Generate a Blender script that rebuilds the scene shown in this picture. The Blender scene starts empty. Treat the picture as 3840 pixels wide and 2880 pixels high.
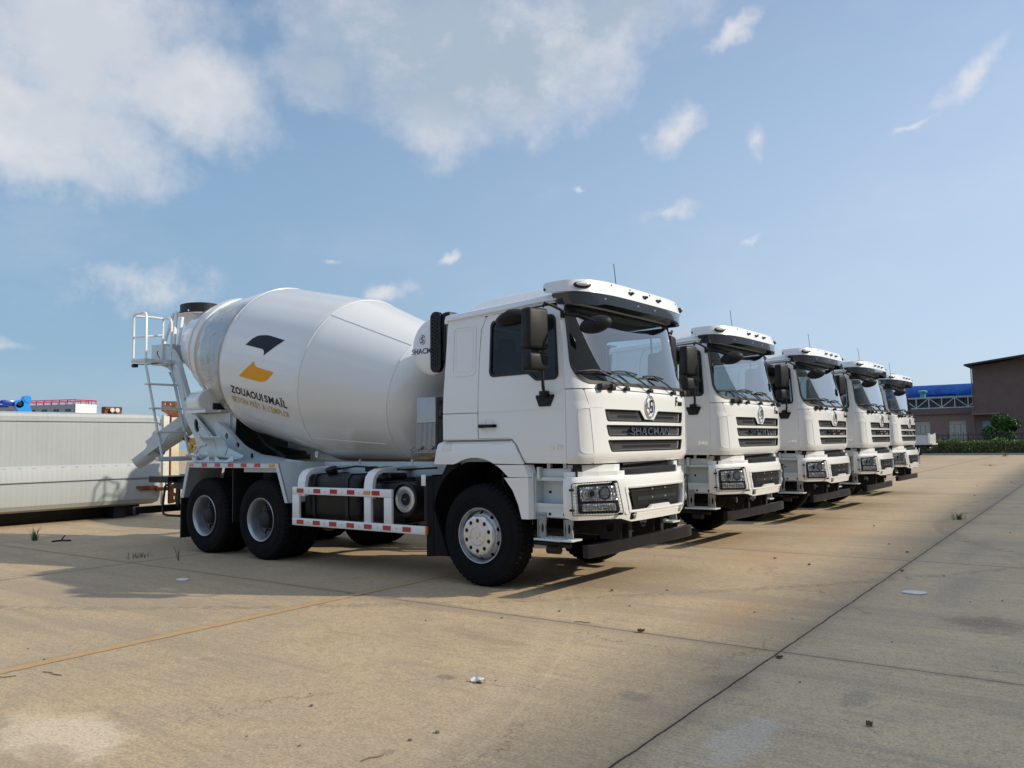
import bpy, bmesh, math, random
from math import sin, cos, pi, radians, sqrt, atan2
from mathutils import Vector, Matrix, Euler
from mathutils.geometry import delaunay_2d_cdt
random.seed(7)
S = bpy.context.scene
COL = S.collection

# ------------------------------------------------------------------ camera
YAW, PITCH, ROLL, FPX = radians(127.462), radians(4.2392), radians(-0.9464), 3021.76
_F = Vector((cos(YAW)*cos(PITCH), sin(YAW)*cos(PITCH), sin(PITCH)))
_R = Vector((sin(YAW), -cos(YAW), 0))
_U = _R.cross(_F)
_R2 = cos(ROLL)*_R + sin(ROLL)*_U
_U2 = -sin(ROLL)*_R + cos(ROLL)*_U
cam_d = bpy.data.cameras.new('camera')
cam = bpy.data.objects.new('camera', cam_d)
COL.objects.link(cam)
M = Matrix((_R2, _U2, -_F)).transposed().to_4x4()
M.translation = Vector((5.6847, -8.0198, 1.5404))
cam.matrix_world = M
cam_d.sensor_width = 36.0
cam_d.lens = FPX/3840*36.0
cam_d.clip_start = 0.1
cam_d.clip_end = 5000
S.camera = cam

# ------------------------------------------------------------------ world, sun, exposure
SUN_AZ, SUN_EL = radians(29.0), radians(30.5)
EXPOSURE = 0.36
SKY_STR = 0.14
S.view_settings.view_transform = 'Standard'
S.view_settings.look = 'None'
S.view_settings.gamma = 1.0
S.view_settings.use_curve_mapping = False
S.view_settings.exposure = EXPOSURE
sund = bpy.data.lights.new('sun', 'SUN')
sund.energy = 3.0
sund.angle = radians(0.8)
sund.color = (1.0, 0.91, 0.75)
sun = bpy.data.objects.new('sun', sund)
COL.objects.link(sun)
sdir = Vector((cos(SUN_EL)*cos(SUN_AZ), cos(SUN_EL)*sin(SUN_AZ), sin(SUN_EL)))
sun.rotation_euler = (-sdir).to_track_quat('-Z', 'Y').to_euler()
sun.location = sdir*60

W = bpy.data.worlds.new('World')
S.world = W
W.use_nodes = True
nt = W.node_tree
nt.nodes.clear()
class G:
    """tiny node graph helper"""
    def __init__(s, nt): s.nt = nt
    def n(s, t, **k):
        x = s.nt.nodes.new(t)
        for a, b in k.items(): setattr(x, a, b)
        return x
    def put(s, sock, v):
        if isinstance(v, bpy.types.NodeSocket): s.nt.links.new(v, sock)
        elif v is not None: sock.default_value = v
    def m(s, op, a, b=None, c=None, clamp=False):
        x = s.n('ShaderNodeMath', operation=op); x.use_clamp = clamp
        for i, v in enumerate((a, b, c)):
            if v is not None: s.put(x.inputs[i], v)
        return x.outputs[0]
    def vm(s, op, a, b=None, out=0):
        x = s.n('ShaderNodeVectorMath', operation=op)
        s.put(x.inputs[0], a)
        if b is not None: s.put(x.inputs[1], b)
        return x.outputs[out]
    def mix(s, f, a, b, mode='MIX'):
        x = s.n('ShaderNodeMix', data_type='RGBA', blend_type=mode)
        s.put(x.inputs[0], f); s.put(x.inputs[6], a); s.put(x.inputs[7], b)
        return x.outputs[2]
    def noise(s, vec, scale, detail=4, rough=.55, dist=0.0, out=0):
        x = s.n('ShaderNodeTexNoise')
        s.put(x.inputs['Vector'], vec)
        x.inputs['Scale'].default_value = scale; x.inputs['Detail'].default_value = detail
        x.inputs['Roughness'].default_value = rough; x.inputs['Distortion'].default_value = dist
        return x.outputs[out]
    def ramp(s, f, lo, hi, a=0.0, b=1.0):
        x = s.n('ShaderNodeMapRange'); x.interpolation_type = 'SMOOTHSTEP'
        s.put(x.inputs[0], f); x.inputs[1].default_value = lo; x.inputs[2].default_value = hi
        x.inputs[3].default_value = a; x.inputs[4].default_value = b
        return x.outputs[0]
    def mapping(s, vec, loc=(0,0,0), rot=(0,0,0), scl=(1,1,1)):
        x = s.n('ShaderNodeMapping'); s.put(x.inputs[0], vec)
        x.inputs[1].default_value = loc; x.inputs[2].default_value = rot; x.inputs[3].default_value = scl
        return x.outputs[0]
    def sep(s, v):
        x = s.n('ShaderNodeSeparateXYZ'); s.put(x.inputs[0], v); return x.outputs
    def comb(s, a, b, c):
        x = s.n('ShaderNodeCombineXYZ')
        for i, v in enumerate((a, b, c)): s.put(x.inputs[i], v)
        return x.outputs[0]

g = G(nt)
sky = g.n('ShaderNodeTexSky')
sky.sky_type = 'NISHITA'
sky.sun_disc = False
sky.sun_elevation = SUN_EL
sky.sun_rotation = pi/2 - SUN_AZ
sky.altitude = 0
sky.air_density = 1.0
sky.dust_density = 1.0
sky.ozone_density = 1.3
tc = g.n('ShaderNodeTexCoord')
D = tc.outputs['Generated']
warp = g.noise(D, 7.0, 5, .6, out=1)
wv = g.vm('SCALE', g.vm('SUBTRACT', warp, (0.5, 0.5, 0.5)))
wv.node.inputs['Scale'].default_value = 0.09
Dw = g.vm('ADD', D, wv)
def blob(d, a, b, tilt, w=1.0):
    d = Vector(d).normalized()
    r = d.cross(Vector((0, 0, 1))).normalized(); u = r.cross(d)
    r2 = cos(tilt)*r + sin(tilt)*u; u2 = -sin(tilt)*r + cos(tilt)*u
    x = g.vm('DOT_PRODUCT', Dw, tuple(r2), 1); y = g.vm('DOT_PRODUCT', Dw, tuple(u2), 1)
    ox, oy = r2.dot(d), u2.dot(d)
    x = g.m('MULTIPLY', x, 1/a); y = g.m('MULTIPLY', y, 1/b)
    q = g.m('SQRT', g.m('ADD', g.m('MULTIPLY', x, x), g.m('MULTIPLY', y, y)))
    f = g.vm('DOT_PRODUCT', Dw, tuple(d), 1)
    v = g.m('MULTIPLY', g.m('SUBTRACT', 1.0, q), g.m('GREATER_THAN', f, 0.2))
    return g.m('MULTIPLY', v, w)
def field(lst):
    acc = None
    for b in lst:
        v = blob(*b)
        acc = v if acc is None else g.m('MAXIMUM', acc, v)
    return acc
CL_W = [((-.835,.360,.450), .20, .14, -.2), ((-.80,.47,.390), .13, .075, -.3), ((-.884,.33,.345), .17, .085, -.1), ((-.885,.37,.31), .07, .04, 0),
        ((-.62,.64,.475), .22, .11, -.05), ((-.626,.678,.405), .075, .085, 0.1), ((-.535,.715,.435), .15, .095, .12), ((-.45,.76,.475), .15, .07, .25), ((-.58,.68,.44), .16, .10, 0),
        ((-.47,.76,.455), .10, .07, .3), ((-.70,.57,.42), .08, .06, .4), ((-.69,.575,.46), .09, .06, .4)]
CL_S = [((-.871,.450,.187), .10, .034, 0.0), ((-.394,.843,.365), .052, .030, .55), ((-.318,.885,.339), .018, .028, .1),
        ((-.116,.921,.375), .065, .020, .5), ((-.709,.681,.185), .042, .017, 0), ((-.419,.864,.279), .040, .014, .2),
        ((-.749,.625,.218), .018, .008, .4), ((-.343,.911,.23), .025, .009, .2), ((-.326,.834,.444), .045, .014, .6),
        ((-.871,.396,.291), .055, .020, 0), ((-.95,.30,.11), .09, .012, 0), ((-.17,.92,.33), .035, .008, .5),
        ((-.51,.81,.31), .012, .010, 0), ((-.64,.72,.23), .02, .008, .3)]
fine = g.noise(D, 11.0, 10, .62)
fine2 = g.noise(D, 34.0, 6, .6)
nz = g.m('ADD', g.m('MULTIPLY', g.m('SUBTRACT', fine, .5), 1.25), g.m('MULTIPLY', g.m('SUBTRACT', fine2, .5), .45))
dl = g.m('ADD', field(CL_W), g.m('MULTIPLY', nz, 1.1))
ds_ = g.m('ADD', field(CL_S), g.m('MULTIPLY', nz, 1.9))
lowf = g.m('MULTIPLY', g.m('SUBTRACT', g.noise(D, 3.5, 3, .5), .5), .9)
aW = g.m('MULTIPLY', g.ramp(g.m('ADD', dl, lowf), -0.10, 0.85), .86)
aS = g.ramp(ds_, 0.02, 1.15)
aS = g.m('MULTIPLY', aS, .75)
veil = g.m('MULTIPLY', g.ramp(g.noise(g.mapping(D, scl=(1, 1, 2.5)), 2.2, 7, .62), .45, .8), .20)
# unseen clouds added behind and beside the camera as fill; reflections show them too
side = g.ramp(g.noise(g.mapping(D, loc=(3, 1, 0), scl=(1, 1, 2.2)), 3.0, 8, .6), .47, .66)
behind = g.ramp(g.vm('DOT_PRODUCT', D, (-.607, .792, 0.07), 1), .55, .1)
side = g.m('MULTIPLY', g.m('MULTIPLY', side, behind), .75)
high = g.m('MULTIPLY', g.ramp(g.sep(D)[2], .55, .8), g.ramp(g.noise(D, 2.0, 6, .6), .35, .6))  # unseen overhead clouds added to lift the fill light
side = g.m('MAXIMUM', side, g.m('MULTIPLY', high, .8))
alpha = g.m('MAXIMUM', g.m('MAXIMUM', aW, aS), g.m('MAXIMUM', veil, side))
alpha = g.m('MULTIPLY', alpha, g.ramp(g.sep(D)[2], 0.0, 0.09))
# cloud colour: pale lit edges and blue-grey thick cores
ctr = g.ramp(blob((-.60, .66, .50), .34, .16, 0), .0, .45)
core = g.ramp(g.m('ADD', dl, g.m('MULTIPLY', g.m('SUBTRACT', g.noise(g.mapping(D, scl=(1, 1, 1.5)), 5.5, 9, .66), .5), 2.9)), -.05, .95)
core = g.m('MULTIPLY', core, g.m('ADD', g.m('MULTIPLY', ctr, .60), .40))
ccol = g.mix(core, (4.6, 4.5, 4.6, 1), (2.35, 2.85, 3.4, 1))
ccol = g.mix(g.m('MULTIPLY', behind, .8), ccol, (4.3, 5.3, 6.9, 1))  # unseen clouds turned brighter and bluer to cool the fill
# pull the physical sky towards the paler, hazier blue of the place
hz = g.ramp(g.sep(D)[2], .30, -.02)
skyc = g.mix(1.0, sky.outputs[0], (.90, .92, .93, 1), 'MULTIPLY')
az = g.vm('DOT_PRODUCT', D, (cos(SUN_AZ), sin(SUN_AZ), 0.0), 1)
hazec = g.mix(g.ramp(az, -.75, .55), (1.22, 2.06, 2.98, 1), (2.95, 3.68, 4.75, 1))
skyc = g.mix(g.ramp(g.sep(D)[2], .62, .10, .30, .80), skyc, hazec)
out = g.mix(alpha, skyc, ccol)
bg = g.n('ShaderNodeBackground')
g.put(bg.inputs[0], out)
bg.inputs[1].default_value = SKY_STR
wo = g.n('ShaderNodeOutputWorld')
nt.links.new(bg.outputs[0], wo.inputs[0])

# ------------------------------------------------------------------ materials
MATS = {}
def mat(name, col, rough=.5, metal=0., coat=0., bump=0., bscale=40., var=0., vscale=3., spec=.5, dirt=0., dcol=(.25,.2,.14)):
    if name in MATS: return MATS[name]
    m = bpy.data.materials.new(name); m.use_nodes = True
    nt = m.node_tree; p = nt.nodes['Principled BSDF']; g = G(nt)
    tcn = g.n('ShaderNodeTexCoord'); P = tcn.outputs['Object']
    c = (*col, 1)
    base = c
    if var:
        n = g.noise(P, vscale, 5, .6)
        base = g.mix(g.ramp(n, .35, .7), tuple(min(1, x*(1-var)) for x in col)+(1,), tuple(min(1, x*(1+var*.6)) for x in col)+(1,))
    if dirt:
        n = g.noise(g.mapping(P, scl=(1, 1, .45)), 4.0, 7, .68)
        base = g.mix(g.m('MULTIPLY', g.ramp(n, .52, .8), dirt), base, (*dcol, 1))
    g.put(p.inputs['Base Color'], base)
    if var or dirt:
        rn = g.noise(P, 6, 4, .6)
        g.put(p.inputs['Roughness'], g.ramp(rn, .3, .7, max(0, rough-.06), min(1, rough+.1)))
    else:
        p.inputs['Roughness'].default_value = rough
    p.inputs['Metallic'].default_value = metal
    p.inputs['Coat Weight'].default_value = coat
    p.inputs['Coat Roughness'].default_value = .04
    p.inputs['Specular IOR Level'].default_value = spec
    if bump:
        b = g.n('ShaderNodeBump'); b.inputs['Strength'].default_value = bump; b.inputs['Distance'].default_value = .004
        g.put(b.inputs['Height'], g.noise(P, bscale, 4, .6))
        nt.links.new(b.outputs[0], p.inputs['Normal'])
    MATS[name] = m
    return m
m_white = mat('white_paint', (.80, .80, .79), .22, 0, .6, dcol=(.5, .45, .38))
m_drum = mat('drum_paint', (.74, .735, .72), .24, 0, .7, bump=.0, dcol=(.45, .42, .38))
m_frame = mat('frame_paint', (.60, .66, .68), .35, 0, .3, bump=.1, bscale=3, var=.05, vscale=2, dirt=.25, dcol=(.4, .38, .33))
m_black = mat('black_paint', (.007, .007, .010), .38, 0, .08, var=.3, dirt=.12, dcol=(.04, .035, .028), spec=.3)
m_plastic = mat('black_plastic', (.010, .0105, .012), .48, bump=.2, bscale=400, dirt=.12, dcol=(.035, .03, .025), spec=.28)
m_grille = mat('grille_plastic', (.055, .057, .060), .42, bump=.1, bscale=300)
m_tyre = mat('tyre_rubber', (.0065, .0068, .008), .75, bump=.3, bscale=60, dirt=.2, dcol=(.018, .016, .014), var=.2, spec=.15)
m_matte = mat('matte_black_plastic', (.006, .0062, .008), .65, bump=.15, bscale=200, dirt=.2, dcol=(.02, .018, .015), spec=.18)
m_tread = m_tyre
m_steel = mat('rim_steel', (.50, .52, .55), .42, .75, bump=.05, bscale=20, var=.08, dirt=.1)
m_disc = mat('wheel_disc_grey', (.10, .10, .105), .5, .5)
m_cover = mat('hub_cover_paint', (.68, .67, .66), .28, .6, .3, var=.04)
m_chrome = mat('chrome', (.82, .83, .85), .07, 1.0)
m_dark = mat('undercarriage_dark', (.010, .010, .011), .6, dirt=.4, dcol=(.035, .03, .025))
m_rubber = mat('black_rubber', (.012, .012, .013), .55)
m_red = mat('red_reflector', (.42, .015, .03), .25, 0, .4)
m_orange = mat('amber_lens', (.75, .27, .02), .25, 0, .5)
m_redwhite = mat('reflector_tape', (.78, .78, .8), .35, 0, .2)
m_grey = mat('grey_metal', (.30, .31, .32), .45, .3, var=.1, dirt=.2)
m_inter = mat('cab_interior', (.26, .28, .30), .75, var=.1)
m_dash = mat('dashboard', (.06, .06, .062), .6, bump=.1, bscale=200)
m_seat = mat('seat_fabric', (.025, .027, .032), .8, bump=.3, bscale=120)
m_blk = mat('black_lettering', (.005, .005, .006), .5, spec=.3)
m_navy = mat('navy_lettering', (.012, .028, .12), .3, 0, .3)
m_dnavy = mat('dark_slate_logo', (.008, .011, .019), .55, spec=.3)
m_gold = mat('gold_logo', (.80, .34, .01), .55, spec=.3)
m_gold2 = mat('gold_lettering', (.55, .31, .05), .55, spec=.3)
m_yellow = mat('yellow_paint', (.80, .45, .02), .4, 0, .3)
m_lenschr = mat('reflector_bowl', (.9, .92, .95), .08, 1.0)
m_sticker = mat('sticker_ink', (.38, .30, .28), .5)
def glass(name, tint, refl=1.0, rough=0.0, base=.04):
    m = bpy.data.materials.new(name); m.use_nodes = True
    nt = m.node_tree; nt.nodes.clear(); g = G(nt)
    t = g.n('ShaderNodeBsdfTransparent'); t.inputs[0].default_value = (*tint, 1)
    gl = g.n('ShaderNodeBsdfGlossy'); gl.inputs['Roughness'].default_value = rough
    fr = g.n('ShaderNodeFresnel'); fr.inputs[0].default_value = 1.52
    f = g.m('ADD', g.m('MULTIPLY', fr.outputs[0], refl), base, clamp=True)
    mx = g.n('ShaderNodeMixShader'); g.put(mx.inputs[0], f)
    nt.links.new(t.outputs[0], mx.inputs[1]); nt.links.new(gl.outputs[0], mx.inputs[2])
    o = g.n('ShaderNodeOutputMaterial'); nt.links.new(mx.outputs[0], o.inputs[0])
    return m
m_glass = glass('windscreen_glass', (.68, .84, .88), 2.2, 0, .07)
m_sglass = glass('side_glass', (.52, .64, .68), .9, 0, .0)
m_lens = glass('clear_lens', (.93, .95, .97), 1.0)
m_film = glass('clear_plastic_film', (.93, .93, .92), 1.6, .06, .10)
_nt = m_film.node_tree; _g = G(_nt)
_b = _g.n('ShaderNodeBump'); _b.inputs['Strength'].default_value = 1.0; _b.inputs['Distance'].default_value = .05
_g.put(_b.inputs['Height'], _g.noise(_g.mapping(_g.n('ShaderNodeTexCoord').outputs['Object'], rot=(0, .5, 0), scl=(3.2, 1.2, 1.0)), 2.6, 4, .6, 1.2))
for n_ in _nt.nodes:
    if n_.type == 'BSDF_GLOSSY': _nt.links.new(_b.outputs[0], n_.inputs['Normal'])

# ------------------------------------------------------------------ mesh helpers
class MB:
    def __init__(s): s.bm = bmesh.new()
    def face(s, vs):
        try: return s.bm.faces.new(vs)
        except ValueError: return None
    def box(s, c, sz, rz=0, ry=0, rx=0, bev=0.0, seg=2):
        b = bmesh.new(); bmesh.ops.create_cube(b, size=1)
        bmesh.ops.scale(b, vec=sz, verts=b.verts)
        if bev: bmesh.ops.bevel(b, geom=b.edges[:], offset=min(bev, min(sz)*.45), segments=seg, affect='EDGES', profile=.5)
        mt = Matrix.Translation(c) @ Euler((rx, ry, rz)).to_matrix().to_4x4()
        b.transform(mt); s.join(b); return s
    def join(s, b):
        me = bpy.data.meshes.new('t'); b.to_mesh(me); b.free(); s.bm.from_mesh(me); bpy.data.meshes.remove(me)
    def cyl(s, p0, p1, r0, r1=None, n=24, caps=True):
        if r1 is None: r1 = r0
        p0, p1 = Vector(p0), Vector(p1); a = (p1-p0).normalized()
        u = a.orthogonal().normalized(); v = a.cross(u)
        A = [s.bm.verts.new(p0+r0*(cos(2*pi*i/n)*u+sin(2*pi*i/n)*v)) for i in range(n)]
        B = [s.bm.verts.new(p1+r1*(cos(2*pi*i/n)*u+sin(2*pi*i/n)*v)) for i in range(n)]
        for i in range(n): s.face((A[i], A[(i+1)%n], B[(i+1)%n], B[i]))
        if caps: s.face(A[::-1]); s.face(B)
        return s
    def tube(s, pts, r, n=8, closed=False):
        pts = [Vector(p) for p in pts]; N = len(pts); rings = []
        prev = None
        for i, p in enumerate(pts):
            if closed: t = (pts[(i+1)%N]-pts[i-1]).normalized()
            else: t = (pts[min(i+1, N-1)]-pts[max(i-1, 0)]).normalized()
            if prev is None: u = t.orthogonal().normalized()
            else: u = (prev-t*prev.dot(t)).normalized()
            prev = u; v = t.cross(u)
            rings.append([s.bm.verts.new(p+r*(cos(2*pi*k/n)*u+sin(2*pi*k/n)*v)) for k in range(n)])
        for i in range(N if closed else N-1):
            a, b = rings[i], rings[(i+1)%N]
            for k in range(n): s.face((a[k], a[(k+1)%n], b[(k+1)%n], b[k]))
        if not closed: s.face(rings[0][::-1]); s.face(rings[-1])
        return s
    def lathe(s, prof, o, ax, n=48, a0=0, a1=2*pi, ref=None, dr=None):
        """prof: (along, radius) pairs"""
        o, ax = Vector(o), Vector(ax).normalized()
        u = Vector(ref) if ref else ax.orthogonal().normalized(); u = (u-ax*u.dot(ax)).normalized(); v = ax.cross(u)
        full = abs(a1-a0-2*pi) < 1e-6
        m = n if full else n+1
        R = []
        for j, (h, r) in enumerate(prof):
            row = []
            for i in range(m):
                t = a0+(a1-a0)*i/n
                rr = r+(dr(j, i) if dr else 0)
                row.append(s.bm.verts.new(o+ax*h+rr*(cos(t)*u+sin(t)*v)))
            R.append(row)
        for j in range(len(prof)-1):
            for i in range(n):
                k = (i+1) % m
                s.face((R[j][i], R[j][k], R[j+1][k], R[j+1][i]))
        for row, h in ((R[0], 0), (R[-1], 1)):
            if full and prof[0 if h == 0 else -1][1] < .06: s.face(row if h else row[::-1])
        return s
    def prism(s, poly, f, d0, d1):
        """poly of 2D points, f(u,v,d)->3D"""
        a = [s.bm.verts.new(f(u, v, d0)) for u, v in poly]; b = [s.bm.verts.new(f(u, v, d1)) for u, v in poly]
        n = len(poly)
        s.face(a); s.face(b[::-1])
        for i in range(n): s.face((a[i], b[i], b[(i+1)%n], a[(i+1)%n]))
        return s
    def panel(s, out, holes, step, f, d0=0.0, th=0.0, recalc=True):
        b = bmesh.new()
        loops = [resamp(out, step)]+[resamp(h, step) for h in holes]
        V, E = [], []
        for lp in loops:
            k = len(V); V += [Vector(p) for p in lp]; E += [(k+i, k+(i+1) % len(lp)) for i in range(len(lp))]
        us = [p[0] for p in loops[0]]; vs = [p[1] for p in loops[0]]
        nu = int((max(us)-min(us))/step); nv = int((max(vs)-min(vs))/step)
        if nu*nv < 20000:
            for i in range(1, nu+1):
                for j in range(1, nv+1):
                    p = (min(us)+(i-.5)*step, min(vs)+(j-.5)*step)
                    if inside(p, loops) and mind(p, loops) > step*.35: V.append(Vector(p))
        r = delaunay_2d_cdt(V, E, [], 0, 1e-6)
        vv, ff = r[0], r[2]
        F = []
        for t in ff:
            c = ((vv[t[0]][0]+vv[t[1]][0]+vv[t[2]][0])/3, (vv[t[0]][1]+vv[t[1]][1]+vv[t[2]][1])/3)
            if inside(c, loops): F.append(t)
        A = [b.verts.new(f(p[0], p[1], d0)) for p in vv]
        for t in F: b.faces.new([A[i] for i in t])
        if th:
            B = [b.verts.new(f(p[0], p[1], d0+th)) for p in vv]
            cnt = {}
            for t in F:
                b.faces.new([B[i] for i in reversed(t)])
                for i in range(3):
                    e = (t[i], t[(i+1) % 3]); k = tuple(sorted(e)); cnt.setdefault(k, []).append(e)
            for k, l in cnt.items():
                if len(l) == 1:
                    i, j = l[0]
                    b.faces.new((A[j], A[i], B[i], B[j]))
        for v in [v for v in b.verts if not v.link_faces]: b.verts.remove(v)
        if th and recalc: bmesh.ops.recalc_face_normals(b, faces=b.faces)
        s.join(b); return s
    def grid(s, rows):
        R = [[s.bm.verts.new(p) for p in r] for r in rows]
        for a, b in zip(R, R[1:]):
            for i in range(len(a)-1): s.face((a[i], a[i+1], b[i+1], b[i]))
        return s
    def mirror_y(s):
        b = s.bm.copy(); bmesh.ops.scale(b, vec=(1, -1, 1), verts=b.verts); bmesh.ops.reverse_faces(b, faces=b.faces)
        s.join(b); return s
    def build_each(s, name, m, parent=None, key=lambda c: c.y > 0, **kw):
        """like build, but one object for each group of faces that KEY (of the face centre) tells apart"""
        ks = {}
        for f in s.bm.faces: ks.setdefault(key(f.calc_center_median()), []).append(f.index)
        s.bm.faces.ensure_lookup_table(); out = []
        s.bm.faces.index_update()
        for k in sorted(ks):
            b = s.bm.copy(); b.faces.ensure_lookup_table()
            dele = [f for f in b.faces if key(f.calc_center_median()) != k]
            bmesh.ops.delete(b, geom=dele, context='FACES')
            q = MB(); q.bm.free(); q.bm = b; out.append(q.build(name, m, parent, **kw))
        s.bm.free(); return out
    def build(s, name, m, parent=None, ang=32, loc=None, recalc=False, flip=False):
        if recalc: bmesh.ops.recalc_face_normals(s.bm, faces=s.bm.faces)
        me = bpy.data.meshes.new(name); s.bm.to_mesh(me); s.bm.free()
        ms = m if isinstance(m, (list, tuple)) else [m]
        for x in ms: me.materials.append(x)
        for p in me.polygons: p.use_smooth = True
        me.set_sharp_from_angle(angle=radians(ang))
        o = bpy.data.objects.new(name, me); COL.objects.link(o)
        if parent: o.parent = parent
        if loc: o.location = loc
        return o
def resamp(pts, step):
    out = []
    n = len(pts)
    for i in range(n):
        a, b = Vector(pts[i]), Vector(pts[(i+1) % n]); L = (b-a).length
        if L < 1e-6: continue
        k = max(1, int(L/step+.5))
        for j in range(k): out.append(tuple(a.lerp(b, j/k)))
    return out
def inside(p, loops):
    c = False; x, y = p
    for lp in loops:
        n = len(lp)
        for i in range(n):
            x0, y0 = lp[i]; x1, y1 = lp[(i+1) % n]
            if (y0 > y) != (y1 > y) and x < (x1-x0)*(y-y0)/(y1-y0)+x0: c = not c
    return c
def mind(p, loops):
    return min((q[0]-p[0])**2+(q[1]-p[1])**2 for lp in loops for q in lp)**.5
def fil(pts, r, seg=5):
    """fillet polygon corners; r number or list"""
    n = len(pts); out = []
    for i in range(n):
        rr = r[i] if isinstance(r, (list, tuple)) else r
        p = Vector(pts[i]); a = Vector(pts[i-1])-p; b = Vector(pts[(i+1) % n])-p
        if rr <= 0 or a.length < 1e-6 or b.length < 1e-6: out.append(tuple(p)); continue
        an = a.angle(b)
        if an > 3.05: out.append(tuple(p)); continue
        t = min(rr/math.tan(an/2), a.length*.49, b.length*.49); q = t*math.tan(an/2)
        a.normalize(); b.normalize()
        p0, p1 = p+a*t, p+b*t; c = p+(a+b).normalized()*(q/sin(an/2))
        v0, v1 = p0-c, p1-c
        t0 = atan2(v0.y, v0.x); dt = (atan2(v1.y, v1.x)-t0+pi) % (2*pi)-pi
        for k in range(seg+1): out.append((c.x+q*cos(t0+dt*k/seg), c.y+q*sin(t0+dt*k/seg)))
    return out
def rect(x0, x1, y0, y1, r=0.0, seg=4):
    p = [(x0, y0), (x1, y0), (x1, y1), (x0, y1)]
    return fil(p, r, seg) if r else p
def ell(cx, cy, rx, ry, n=24): return [(cx+rx*cos(2*pi*i/n), cy+ry*sin(2*pi*i/n)) for i in range(n)]
def empty(name, loc, rz=0, label=None, cat=None, group=None):
    o = bpy.data.objects.new(name, None); COL.objects.link(o); o.location = loc; o.rotation_euler = (0, 0, rz)
    o.empty_display_size = .3
    return tag(o, label, cat, group)
def tag(o, label=None, cat=None, group=None, kind=None):
    if label: o['label'] = label
    if cat: o['category'] = cat
    if group: o['group'] = group
    if kind: o['kind'] = kind
    return o
def text(body, h, f, name, m, parent, width=None, bold=0.0, depth=0.0, d0=0.0, shear=0.0, space=1.0, res=3):
    """text mesh: cap height h, optional total width; f(u,v,d)->3D, origin lower left"""
    cu = bpy.data.curves.new('t', 'FONT'); cu.body = body; cu.size = 1; cu.offset = bold; cu.shear = shear
    cu.space_character = space; cu.resolution_u = res; cu.fill_mode = 'BOTH' if depth else 'FRONT'
    cu.extrude = .5 if depth else 0
    o = bpy.data.objects.new('t', cu); COL.objects.link(o)
    dg = bpy.context.evaluated_depsgraph_get(); dg.update()
    me = bpy.data.meshes.new_from_object(o.evaluated_get(dg)); bpy.data.objects.remove(o)
    ref = [v.co for v in me.vertices]
    x0 = min(v.x for v in ref); x1 = max(v.x for v in ref)
    cap = 0.715
    ky = h/cap; kx = width/(x1-x0) if width else ky
    for v in me.vertices:
        u, w, z = (v.co.x-x0)*kx, v.co.y*ky, v.co.z
        v.co = f(u, w, d0-(z+.5)*depth if depth else d0)
    bm = bmesh.new(); bm.from_mesh(me); bpy.data.meshes.remove(me)
    bmesh.ops.remove_doubles(bm, verts=bm.verts, dist=1e-5)
    mb = MB(); mb.bm.free(); mb.bm = bm
    return mb.build(name, m, parent, ang=30, recalc=bool(depth))
# ================================================================== concrete mixer truck
m_facet = bpy.data.materials.new('reflector_facets'); m_facet.use_nodes = True
_nt = m_facet.node_tree; _p = _nt.nodes['Principled BSDF']; _g = G(_nt)
_p.inputs['Base Color'].default_value = (.93, .95, .97, 1); _p.inputs['Metallic'].default_value = .85; _p.inputs['Roughness'].default_value = .12
_v = _g.n('ShaderNodeTexVoronoi'); _v.inputs['Scale'].default_value = 22; _g.put(_v.inputs['Vector'], _g.n('ShaderNodeTexCoord').outputs['Object'])
_b = _g.n('ShaderNodeBump'); _b.inputs['Strength'].default_value = 1; _b.inputs['Distance'].default_value = .03; _g.put(_b.inputs['Height'], _v.outputs[0]); _nt.links.new(_b.outputs[0], _p.inputs['Normal'])

def interp(x, pts):
    if x <= pts[0][0]: return pts[0][1]
    for (a, b), (c, d) in zip(pts, pts[1:]):
        if x <= c: return b+(d-b)*(x-a)/(c-a)
    return pts[-1][1]
def ys(z): return 1.245-max(0, z-2.1)*.055-max(0, 1.38-z)*.25
def xf(z): return interp(z, [(1.30, 1.385), (1.40, 1.45), (2.05, 1.452), (2.09, 1.435), (2.95, 1.215), (3.2, 1.15)])
NEXP = 4.0
def se_table(A, B, n=NEXP, N=400):
    T = [(0.0, 1.0, 0.0)]  # (w, X/A, Y/B)
    w = 0
    for i in range(1, N+1):
        t = pi/2*i/N
        X, Y = cos(t)**(2/n), sin(t)**(2/n)
        w += sqrt(((X-T[-1][1])*A)**2+((Y-T[-1][2])*B)**2)
        T.append((w, X, Y))
    return T
CT = se_table(.45, 1.245)
def se_at(T, w):
    a = abs(w)
    if a >= T[-1][0]: return T[-1][1], T[-1][2]
    lo, hi = 0, len(T)-1
    while hi-lo > 1:
        m = (lo+hi)//2
        if T[m][0] <= a: lo = m
        else: hi = m
    t = (a-T[lo][0])/max(1e-9, T[hi][0]-T[lo][0])
    return T[lo][1]+(T[hi][1]-T[lo][1])*t, T[lo][2]+(T[hi][2]-T[lo][2])*t
def se_norm(X, Y, A, B, n=NEXP):
    v = Vector((X**(n-1)/A, Y**(n-1)/B)); return v.normalized()
def w_of_x(T, xa):
    for w, X, Y in T:
        if X <= xa: return w
    return T[-1][0]
def w_of_y(T, y):
    for w, X, Y in T:
        if Y >= y: return w
    return T[-1][0]
def cabf(w, z, d):
    X, Y = se_at(CT, w); sgn = -1 if w < 0 else 1
    A, B = xf(z)-1.0, ys(z); n = se_norm(X, Y, A, B)
    return Vector((1.0+A*X-n.x*d, sgn*(B*Y-n.y*d), z))
W1 = w_of_x(CT, .17/.45)
def sidef(s):
    return lambda x, z, d: Vector((x, s*(ys(z)-d), z))
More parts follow.
